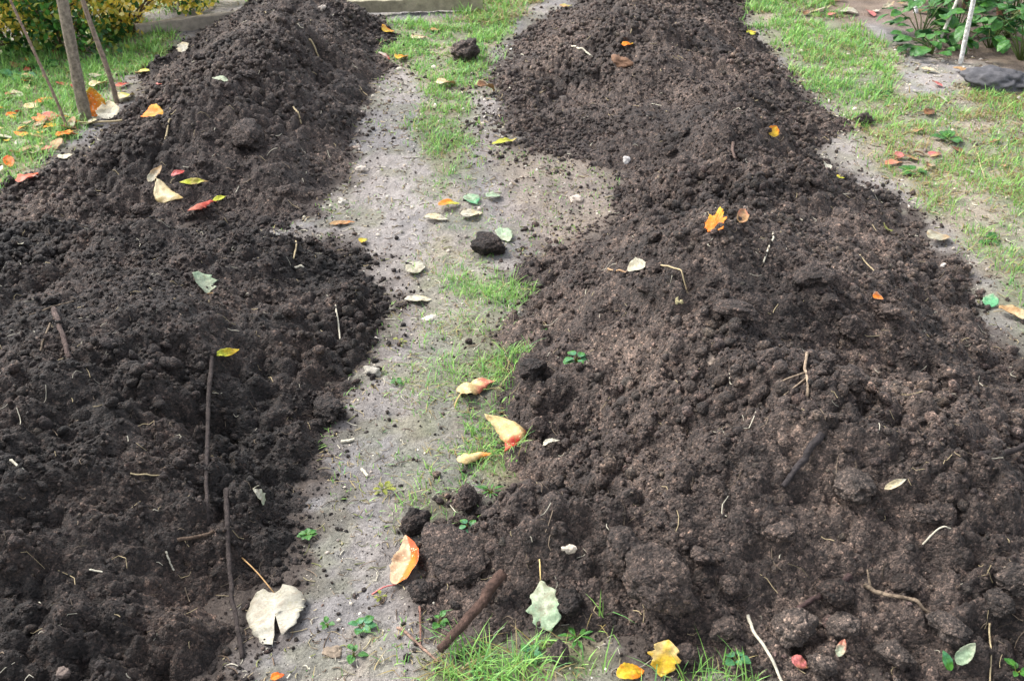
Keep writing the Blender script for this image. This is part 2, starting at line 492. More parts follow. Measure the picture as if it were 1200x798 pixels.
def in_view(x, y, m=0.35):
    # footprint of the picture on the ground with a generous margin, so the place holds up from a step aside
    return (y > 0.80) & (y < 8.0) & (np.abs(x) < 0.36 + 0.52 * y + m)

def build_heap(k, label, mat, xr, yr):
    ys = [yr[0]]
    while ys[-1] < yr[1]: ys.append(ys[-1] + 0.00285 * max(ys[-1], 1.05))
    ys = np.array(ys)
    nx = int((xr[1] - xr[0]) / 0.0046)
    xs = np.linspace(xr[0], xr[1], nx)
    X, Y = np.meshgrid(xs, ys); x = X.ravel(); y = Y.ravel()
    pre = in_view(x, y)
    d = np.full(x.shape, -1.0); d[pre] = heap_d(k, x[pre], y[pre])
    keep = d > -0.07
    z = np.zeros(x.shape)
    z[keep] = heap_macro(k, x[keep], y[keep], d[keep]) + heap_detail(k, x[keep], y[keep], d[keep])
    f = grid_faces(len(ys), len(xs))
    f = f[keep[f].all(1)]
    tone = 0.80 + 0.4 * fbm(x * 9, y * 9, 140 + k, 3)
    cols = np.repeat(tone[:, None], 3, 1)
    v, f, cols = compact(np.stack([x, y, z], -1), f, cols)
    o = obj('soil_heap', fast_mesh('soil_heap', v, f, cols), mat)
    tag(o, label, 'soil heap', 'heaps of dark soil beside the path')
    # loose crumbs lying on the heap and spilling past its foot
    n = {0: 85000, 1: 42000, 2: 125000}[k]
    cy = np.exp(RNG.uniform(math.log(max(yr[0], 1.0)), math.log(yr[1]), n)); cx = RNG.uniform(xr[0] - 0.1, xr[1] + 0.1, n)
    d = heap_d(k, cx, cy)
    other = np.maximum.reduce([heap_d(j, cx, cy) for j in range(3) if j != k])
    smo = sstep(0.44, 0.60, fbm(cx * 2.7 + 5, cy * 2.7, 95 + k, 3))
    pr = np.where(d > 0, (0.35 + 0.65 * sstep(0.35, 0.6, fbm(cx * 5, cy * 5, 150 + k, 2))) * (1 - 0.35 * smo), 0.6 * np.exp(d / (0.05 + gauss(cx, cy, 600, 140, 0, 0.35, 0.9, 0.16))))
    ok = (RNG.uniform(size=n) < pr) & in_view(cx, cy, 0.1) & ((d > other) | (other < 0.05))
    cx, cy, d = cx[ok], cy[ok], d[ok]
    n = len(cx)
    rmin = 0.0021 * np.maximum(cy, 1.3) / 1.4
    rad = rmin * (1 - RNG.uniform(0, 0.992, n)) ** (-0.46)
    rad = np.minimum(rad, 0.0175 - 0.009 * smo[ok]) * np.where(d < 0, 0.72, 1.0)
    cz = surf(cx, cy) + rad * 0.18
    pos = np.stack([cx, cy, cz], -1)
    rp = rad * depth_scale(pos)
    vs, fs, cs, off = [], [], [], 0
    for sel, base, jit in ((rp <= 2.4, OCT, 0.25), ((rp > 2.4) & (rp <= 6), ICO1, 0.22), (rp > 6, ICO2, 0.16)):
        v1, f1, c1 = crumb_batch(pos[sel], rad[sel], base, jit)
        vs.append(v1); fs.append(f1 + off); cs.append(c1); off += len(v1)
    me = fast_mesh('crumbs', np.concatenate(vs), np.concatenate(fs), np.concatenate(cs))
    c = obj('crumbs', me, mat, o); tag(c, kind='stuff')
    print('heap', k, len(v), 'verts', n, 'crumbs')
    return o

heap_near = build_heap(0, 'near black moist soil heap filling the left foreground with two long sticks on it', M['soil_near'], (-2.6, -0.10), (0.86, 4.0))
heap_far = build_heap(1, 'soil heap at the back left beside the slim tree trunk', M['soil_far'], (-2.9, -0.25), (2.9, 6.8))
heap_right = build_heap(2, 'long brown soil heap along the right side of the path', M['soil_right'], (-0.45, 2.6), (0.86, 7.6))

# ------------------------------------------------------------------ large clods, each a thing
def clod_mesh(seed, sub=4, rough=0.30):
    V, F = ico(sub); rs = random.Random(seed); off = Vector((rs.uniform(-50, 50), rs.uniform(-50, 50), rs.uniform(-50, 50)))
    out = np.empty_like(V)
    planes = [(Vector((rs.gauss(0, 1), rs.gauss(0, 1), rs.gauss(0, 1))).normalized(), rs.uniform(0.62, 0.9)) for _ in range(9)]
    for i, q in enumerate(V):
        v = Vector(q)
        r = 1 + 0.55 * rough * 2 * mnoise.noise(v * 0.9 + off) + rough * 0.8 * mnoise.noise(v * 2.1 + off)
        for nrm, hh in planes:
            dt = v.dot(nrm)
            if dt > 0.2: r = min(r, r * 0.25 + 0.75 * hh / dt)
        d = mnoise.voronoi(v * 2.6 + off)[0]
        r += rough * 0.55 * (0.45 - d[0])
        d = mnoise.voronoi(v * 6.5 + off)[0]
        r += rough * 0.34 * (0.4 - d[0])
        d = mnoise.voronoi(v * 15 + off)[0]
        r += rough * 0.20 * (0.4 - d[0])
        out[i] = q * r
    t = 0.95 + 0.25 * RNG.uniform(-1, 1, len(V))
    return fast_mesh('soil_clod', out, F, np.repeat(t[:, None], 3, 1))

CLODS = [clod_mesh(100 + i, 5, 0.34) for i in range(9)]
CLOD_MATS = {}
def clod(px, py, wpx, label, k=2, var=0, flat=0.8, tone=None, group=None, pos=None, yaw=None, sink=0.5):
    p = P(px, py)[0] if pos is None else np.array(pos)
    r = 0.5 * wpx / depth_scale(p) if pos is None else wpx
    if pos is None: p[2] = max(p[2], float(surf(p[0], p[1])[0]))
    r = float(r)
    me = CLODS[var % len(CLODS)]
    mat = (M['soil_near'], M['soil_far'], M['soil_right'], M['soil_grey'])[k]
    key = (me.name, k)
    if key not in CLOD_MATS:
        m2 = me.copy(); m2.materials.clear(); m2.materials.append(mat); CLOD_MATS[key] = m2
    o = obj('soil_clod', CLOD_MATS[key])
    o.location = (p[0], p[1], p[2] + r * flat * (1 - sink) - r * 0.1)
    o.rotation_euler = (random.uniform(-0.4, 0.4), random.uniform(-0.4, 0.4), random.uniform(0, 6.3) if yaw is None else yaw)
    s = random.uniform(0.82, 1.2)
    o.scale = (r * s, r / s, r * flat * random.uniform(0.75, 1.0))
    tag(o, label, 'soil clod', group)
    return o

NAMED_CLODS = [
    (768, 706, 82, 'large smooth rounded soil clod near the bottom of the right heap', 2, 0, 0.92),
    (729, 648, 54, 'crumbly soil clod just behind the largest round clod', 2, 1, 0.75),
    (536, 662, 84, 'broad dark soil lump at the path edge behind the thick stick', 2, 2, 0.42),
    (575, 296, 42, 'dark soil clod lying alone on the path beside a grass tuft', 0, 3, 0.85),
    (546, 70, 40, 'dark soil clod on the path grass at the back', 1, 4, 0.9),
    (1011, 146, 20, 'small dark soil clod alone on the lawn right of the heap', 1, 5, 0.9),
    (384, 488, 42, 'black soil clod at the foot of the left heap by the path', 0, 6, 0.85),
    (929, 742, 54, 'pale dry soil clod beside the white bent stem', 3, 7, 0.85),
    (1000, 578, 60, 'dark greyish soil clod between the short dark stick and pale wood chip', 3, 8, 0.75),
    (1166, 722, 38, 'grey soil clod at the lower right edge of the right heap', 3, 1, 0.9),
    (1112, 748, 50, 'wide grey soil clod right of the curved root at the bottom', 3, 2, 0.75),
    (975, 700, 44, 'dark soil clod tucked beneath the knobbly dark root', 0, 3, 0.8),
    (626, 444, 36, 'blackish soil clod beside the grass at the left foot of the right heap', 0, 4, 0.8),
    (668, 712, 34, 'dark blue-grey soil clod right of the pale lobed leaf', 0, 5, 0.8),
    (487, 622, 36, 'small black soil clod behind the orange folded leaf', 0, 6, 0.85),
    (495, 700, 36, 'small black soil clod in front of the orange folded leaf', 0, 7, 0.8),
    (848, 742, 38, 'rounded soil clod left of the white bent stem', 2, 8, 0.85),
    (633, 508, 34, 'dark soil clod behind the small white shell-like curl', 2, 0, 0.8),
    (290, 172, 46, 'shadowed dark lump in the hollow between the left heaps', 1, 1, 0.7),
    (860, 370, 50, 'rounded brownish lump on the ridge of the right heap', 2, 2, 0.6),
    (950, 330, 44, 'low lump at the crest of the right heap left of the orange scrap', 2, 3, 0.6),
    (800, 200, 34, 'rounded lump on the upper slope of the right heap', 2, 5, 0.7),
    (550, 404, 9, 'tiny black soil crumb alone on the path above the cream leaf', 0, 2, 0.9),
    (548, 590, 34, 'small dark soil clod by the grass below the curled cream leaves', 2, 4, 0.75),
    (340, 375, 26, 'grey-black clod on the inner slope of the left heap', 0, 1, 0.8),
    (1060, 690, 30, 'dark soil clod right of the curved grey root', 0, 5, 0.85),
    (912, 636, 40, 'squat brown clod above the knobbly dark root', 2, 6, 0.8),
    (856, 690, 30, 'small clod right of the large smooth rounded clod', 2, 7, 0.85),
    (1048, 772, 44, 'grey crumbly clod at the bottom edge left of the mint folded leaf', 3, 0, 0.7),
    (985, 738, 38, 'grey clod below the curved grey root', 3, 4, 0.8),
    (1195, 690, 44, 'grey soil clod cut by the right edge low down', 3, 5, 0.8),
    (962, 786, 36, 'small grey clod at the bottom edge under the pale dry clod', 3, 6, 0.75),
    (1084, 606, 36, 'low brown clod near the straight pale straw', 2, 8, 0.7),
    (800, 772, 32, 'dark clod right of the bright yellow jagged leaf', 2, 1, 0.8),
    (655, 775, 28, 'dark crumbly clod in the grass left of the yellow jagged leaf', 2, 3, 0.8),
    (820, 655, 30, 'brown clod above and right of the large rounded clod', 2, 5, 0.8),
]
for i, (px, py, w, lab, k, var, fl) in enumerate(NAMED_CLODS):
    clod(px, py, w, lab, k, var, fl, sink=0.05 if i < 2 else 0.30)

def scatter_clods(k, n, label, group, ylo, yhi, rlo, rhi, xr, front=0.0):
    c = 0; tries = 0
    while c < n and tries < 4000:
        tries += 1
        y = math.exp(random.uniform(math.log(ylo), math.log(yhi))); x = random.uniform(*xr)
        d = float(heap_d(k, np.array([x]), np.array([y]))[0])
        if d < 0.02 or not bool(in_view(np.array([x]), np.array([y]), 0.0)[0]): continue
        if fbm(np.array([x * 3.0]), np.array([y * 3.0]), 200 + k, 2)[0] < 0.47: continue
        z = float(surf(x, y)[0])
        r = rlo + (rhi - rlo) * random.random() ** 2.2
        clod(0, 0, r, label, k, random.randrange(9), random.uniform(0.6, 0.9), group=group, pos=(x, y, z), sink=0.75)
        c += 1
scatter_clods(0, 80, 'rough black soil lump among many on the near left heap', 'lumps on the near left heap', 1.1, 3.3, 0.011, 0.026, (-2.2, -0.2))
scatter_clods(1, 40, 'rough soil lump among many on the back left heap', 'lumps on the back left heap', 3.2, 6.0, 0.018, 0.040, (-2.6, -0.5))
scatter_clods(2, 150, 'rough brown soil lump among many on the right heap', 'lumps on the right heap', 1.1, 6.0, 0.013, 0.040, (-0.3, 2.4))

# ------------------------------------------------------------------ leaves
CO = {k: lin(*v) for k, v in dict(cream=(236, 218, 176), butter=(238, 208, 138), yellow=(232, 190, 50), orange=(228, 122, 24), deep=(206, 84, 22),
      red=(186, 52, 38), pink=(214, 128, 104), rose=(196, 112, 108), white=(208, 202, 182), grey=(180, 174, 150), mint=(170, 194, 158), pale=(190, 198, 168),
      lime=(176, 180, 52), brown=(128, 88, 56), tan=(190, 152, 104), dark=(86, 62, 44), green=(86, 148, 48), teal=(92, 160, 112), mid=(64, 126, 50), olive=(132, 140, 58), peach=(244, 214, 150)).items()}
for k_ in ('white', 'cream', 'grey', 'pale', 'mint', 'butter', 'peach', 'pink', 'tan', 'yellow'): CO[k_] = CO[k_] * 0.74

def flat_leaf(shape, L, W, rs):
    """Flat outline filled with a grid: returns xy (n,2), u (0..1 along), e (0 centre..1 edge), quads."""
    if shape == 'maple':
        nr, na = 6, 60
        th = np.linspace(0, 2 * math.pi, na, endpoint=False)
        lob = [(0, 1.0), (0.95, 0.86), (-0.95, 0.86), (1.95, 0.62), (-1.95, 0.62)]
        r = np.full(na, 0.50)
        for a, s in lob:
            dd = np.abs((th - a + math.pi) % (2 * math.pi) - math.pi)
            r = np.maximum(r, s * np.clip(1 - dd / 0.80, 0, 1) ** 0.62 * rs.uniform(0.8, 1.05))
        r *= 1 + 0.13 * np.array([rs.uniform(-1, 1) for _ in range(na)])
        r *= 1 + 0.22 * np.cos(th - rs.uniform(0, 6.28)) * rs.uniform(0.4, 1.0)
        xy, u, e = [(0, 0.36 * L)], [0.36], [0.0]
        for i in range(1, nr + 1):
            f = i / nr
            for j in range(na):
                x = math.sin(th[j]) * r[j] * f * W * 0.62; y = 0.36 * L + math.cos(th[j]) * r[j] * f * L * 0.62
                xy.append((x, y)); u.append(y / L); e.append(f)
        q = []
        for i in range(nr):
            for j in range(na):
                j2 = (j + 1) % na
                if i == 0: q.append((0, 1 + j, 1 + j2, 0))
                else: q.append((1 + (i - 1) * na + j, 1 + i * na + j, 1 + i * na + j2, 1 + (i - 1) * na + j2))
        tri = np.array([t[:3] for t in q[:na]]); quad = np.array(q[na:])
        rim = [1 + (nr - 1) * na + j for j in range(na)]
        return np.array(xy), np.array(u), np.array(e), [tri, quad], rim
    n, m = 22, 11
    u = np.linspace(0, 1, n)
    if shape == 'oblong': hw = np.sin(math.pi * u ** 0.92) ** 0.55
    elif shape == 'heart' or shape == 'torn': hw = np.where(u < 0.38, np.sqrt(np.clip(1 - ((0.38 - u) / 0.40) ** 2, 0, 1)), np.clip((1 - u) / 0.62, 0, 1) ** (0.55 if shape == 'heart' else 0.42))
    elif shape == 'narrow': hw = np.sin(math.pi * u ** 0.85) ** 0.9
    elif shape == 'lobed': hw = np.sin(math.pi * u ** 1.15) ** 0.62 * (1 + 0.17 * np.cos(u * 2 * math.pi * 3.6 + 0.4))
    else: hw = np.sin(math.pi * u ** 0.78) ** 0.8
    hw = np.maximum(hw, 0.015)
    jl = np.array([rs.uniform(-1, 1) for _ in range(n)]); jr = np.array([rs.uniform(-1, 1) for _ in range(n)])
    amp = 0.10 if shape == 'lobed' else 0.065
    v = np.linspace(-1, 1, m)
    xy, uu, ee = [], [], []
    for i in range(n):
        inner = max(0.0, (u[i] - 0.52)) * 0.30 if shape == 'torn' else 0.0
        for j in range(m):
            a = abs(v[j]); a0 = a
            if shape == 'torn' and u[i] >= 0.5 and a > 1e-6: a = max((a - 0.2) / 0.8, 1e-5)
            h = hw[i] * (1 + amp * (jl[i] if v[j] < 0 else jr[i]))
            x = math.copysign(inner + max(h - inner, 0.02) * a, v[j]) if a > 1e-6 else 0.0
            y = u[i] - (0.14 * a ** 2 * (1 - u[i]) ** 2 if shape in ('heart', 'torn') else 0)
            if shape == 'torn' and a < 1e-6: y = min(u[i], 0.53)
            if shape == 'torn' and v[j] < 0: y *= 0.88
            xy.append((x * W / 2, y * L)); uu.append(u[i]); ee.append(a)
    f = grid_faces(n, m)
    if shape == 'torn':
        mid = m // 2
        keep = [not ((q[0] // m) >= int(0.53 * n) and (q[0] % m) in (mid - 1, mid)) for q in f]
        f = f[np.array(keep)]
    rim = [j for j in range(m)] + [i * m + m - 1 for i in range(1, n)] + [(n - 1) * m + j for j in range(m - 2, -1, -1)] + [i * m for i in range(n - 2, 0, -1)]
    return np.array(xy), np.array(uu), np.array(ee), [f], rim

def leaf_mesh(shape, L, W, top, tip, under, curl=0.3, bend=0.2, seed=0, wrinkle=0.03, rib=1.0, twist=0.0, spots=0.25, sweep=0.0, left=None, tp=0.25):
    rs = random.Random(seed)
    xy, u, e, faces, rim = flat_leaf(shape, L, W, rs)
    x, y = xy[:, 0].copy(), xy[:, 1].copy()
    arc = sweep * L * (4 * u * (1 - u))
    kc = curl / (W / 2) if abs(curl) > 1e-3 else 1e-3 / W
    xx = np.sin(kc * x) / kc; zz = (1 - np.cos(kc * x)) / kc
    zz = zz + 1.6 * wrinkle * L * (fbm(x / L * 5 + seed * 1.7, y / L * 5, 300 + seed % 50, 3) - 0.5)
    zz = zz + 0.012 * L * np.abs(np.sin(u * 22 + 2.2 * e)) * e * (1 - e)        # side veins
    kl = bend / L if abs(bend) > 1e-3 else 1e-3 / L
    if twist:
        a = twist * (u - 0.5); xx, zz = xx * np.cos(a) - zz * np.sin(a), xx * np.sin(a) + zz * np.cos(a)
    phi = kl * y
    cy = np.sin(phi) / kl; cz = (1 - np.cos(phi)) / kl
    V = np.stack([xx + arc, cy - zz * np.sin(phi), cz + zz * np.cos(phi)], -1)
    # normals for the thickness
    N = np.zeros_like(V)
    for f in faces:
        a, b, c = V[f[:, 0]], V[f[:, 1]], V[f[:, 2]]
        fn = np.cross(b - a, c - a)
        for k in range(f.shape[1]): np.add.at(N, f[:, k], fn)
    N /= np.maximum(np.linalg.norm(N, axis=1)[:, None], 1e-12)
    if N[:, 2].sum() < 0:
        N = -N; faces = [f[:, ::-1] for f in faces]; rim = rim[::-1]
    th = 0.0004
    n = len(V)
    nz = fbm(x / L * 4 + seed, y / L * 4 - seed, 310, 3)
    t = np.clip(sstep(tp, max(0.95, tp + 0.35), u * 0.75 + e * 0.25 + 1.1 * (nz - 0.5)), 0, 1)[:, None]
    ct = top + (tip - top) * t
    if left is not None: ct = np.where((x < 0.02 * W)[:, None], left, ct)
    sp = sstep(0.62, 0.75, fbm(x / L * 9 + seed * 3, y / L * 9, 311, 3))[:, None] * spots
    ct = ct * (1 - sp) + np.array([0.16, 0.08, 0.03]) * sp
    ribm = (np.exp(-(x / (0.045 * W)) ** 2) * 0.35 * rib)[:, None]
    ct = ct * (1 - ribm) + np.minimum(ct * 1.35 + 0.05, 0.85) * ribm
    vein = np.exp(-(np.sin(u * 22 + 2.2 * e) / 0.22) ** 2) * (e > 0.05) * (1 - 0.5 * e)
    ct = ct * (1 - 0.22 * vein[:, None])
    ct = ct * (0.72 + 0.56 * fbm(x / L * 14 + seed, y / L * 14, 312, 3))[:, None]
    cu = under * (0.85 + 0.3 * nz[:, None])
    VV = np.concatenate([V, V - N * th]); CC = np.concatenate([ct, cu])
    rim = np.array(rim); r2 = np.roll(rim, -1)
    side = np.stack([rim + n, r2 + n, r2, rim], -1)
    FF = []
    for f in faces: FF += [f, f[:, ::-1] + n]
    return VV, FF + [side], CC

def tube(points, r0, r1, seg=7, jitter=0.08, seed=0, sub=3):
    rs = random.Random(seed)
    p = np.array(points, float)
    if len(p) > 2 or sub > 1:                      # Catmull-Rom through the points
        q = np.concatenate([[2 * p[0] - p[1]], p, [2 * p[-1] - p[-2]]]); o = []
        for i in range(1, len(q) - 2):
            for s in np.linspace(0, 1, sub, endpoint=False):
                a, b, c, d = q[i - 1], q[i], q[i + 1], q[i + 2]
                o.append(0.5 * (2 * b + (c - a) * s + (2 * a - 5 * b + 4 * c - d) * s * s + (3 * b - a - 3 * c + d) * s ** 3))
        o.append(p[-1]); p = np.array(o)
    n = len(p); V = []; t = np.gradient(p, axis=0); t /= np.maximum(np.linalg.norm(t, axis=1)[:, None], 1e-9)
    for i in range(n):
        up = np.array([0, 0, 1.0]) if abs(t[i][2]) < 0.9 else np.array([0, 1.0, 0])
        a = np.cross(t[i], up); a /= np.linalg.norm(a); b = np.cross(a, t[i])
        r = (r0 + (r1 - r0) * i / (n - 1)) * (1 + jitter * rs.uniform(-1, 1))
        for j in range(seg):
            th = 2 * math.pi * j / seg; rr = r * (1 + jitter * rs.uniform(-1, 1))
            V.append(p[i] + (a * math.cos(th) + b * math.sin(th)) * rr)
    F = [(i * seg + j, i * seg + (j + 1) % seg, (i + 1) * seg + (j + 1) % seg, (i + 1) * seg + j) for i in range(n - 1) for j in range(seg)]
    V.append(p[0]); V.append(p[-1]); T = []
    for j in range(seg):
        T.append((n * seg, (j + 1) % seg, j)); T.append((n * seg + 1, (n - 1) * seg + j, (n - 1) * seg + (j + 1) % seg))
    return np.array(V), [np.array(F), np.array(T)]

def tube_obj(name, points, r0, r1, col, mat, parent=None, origin=None, seg=7, jitter=0.08, seed=0, sub=3):
    V, F = tube(points, r0, r1, seg, jitter, seed, sub)
    o0 = np.array(points[0]) if origin is None else np.asarray(origin)
    cols = np.asarray(col)[None] * (0.85 + 0.3 * RNG.uniform(size=(len(V), 1)))
    return obj(name, fast_mesh(name, V - o0, F, cols), mat, parent, None if parent else Vector(o0))

def frame_at(p, q, roll=0.0, pitch=0.0):
    p = np.asarray(p); q = np.asarray(q)
    ey = q - p; L = np.linalg.norm(ey); ey = ey / L
    h = 0.03
    zx = (surf(p[0] + h, p[1], False)[0] - surf(p[0] - h, p[1], False)[0]) / (2 * h)
    zy = (surf(p[0], p[1] + h, False)[0] - surf(p[0], p[1] - h, False)[0]) / (2 * h)
    nrm = np.array([-zx, -zy, 1.0]); nrm /= np.linalg.norm(nrm)
    ex = np.cross(ey, nrm); ex /= np.linalg.norm(ex); ez = np.cross(ex, ey)
    R = Matrix(np.stack([ex, ey, ez], -1).tolist()) @ Matrix.Rotation(roll, 3, 'Y') @ Matrix.Rotation(pitch, 3, 'X')
    return np.array(R), L

def fallen_leaf(base, tip, ratio, shape, top, tipc, under, label, curl=0.35, bend=0.25, roll=0.0, pitch=0.0, stalk=0.0, stalk_to=None,
                scol=None, seed=0, cat='leaf', group=None, name='fallen_leaf', lmax=0.13, settle=0.15, twist=0.0, wr=0.08, spots=0.35, mat=None, sweep=0.0, left=None, tp=0.25):
    a, b = P([base[0], tip[0]], [base[1], tip[1]])
    R, L = frame_at(a, b, roll, pitch)
    L = min(L, lmax, 1.35 * math.hypot(tip[0] - base[0], tip[1] - base[1]) / float(depth_scale(a)))
    g = lambda c: CO[c] if isinstance(c, str) else np.array(c)
    V, F, C = leaf_mesh(shape, L, L * ratio, g(top), g(tipc), g(under), curl, bend, seed, wr, 1.0, twist, spots, sweep, g(left) if left is not None else None, tp)
    V = V @ R.T
    gap = V[:, 2] + a[2] - surf(V[:, 0] + a[0], V[:, 1] + a[1])
    dz = -np.quantile(gap, settle * 0.4) + 0.005
    org = np.array([a[0], a[1], a[2] + dz])
    mat = mat or M['leaf']
    if stalk <= 0 and stalk_to is None:
        o = obj(name, fast_mesh(name, V, F, C), mat, None, Vector(org))
        return tag(o, label, cat, group)
    e = empty(name, Vector(org)); tag(e, label, cat, group)
    obj('blade', fast_mesh('blade', V, F, C), mat, e)
    s0 = V[5] if shape != 'maple' else V[0]
    if stalk_to is not None:
        q = P(*stalk_to)[0] - org; q[2] += 0.004
    else:
        q = s0 - R[:, 1] * stalk * L; q[2] = surf(q[0] + org[0], q[1] + org[1])[0] - org[2] + 0.003 + 0.1 * stalk * L
    midp = (s0 + q) / 2 + np.array([0, 0, 0.006])
    tube_obj('stalk', [s0, midp, q], 0.0013, 0.0016, g(scol) if scol else g(top), M['straw'], e, origin=np.zeros(3), seg=5, jitter=0.03, seed=seed)
    return e

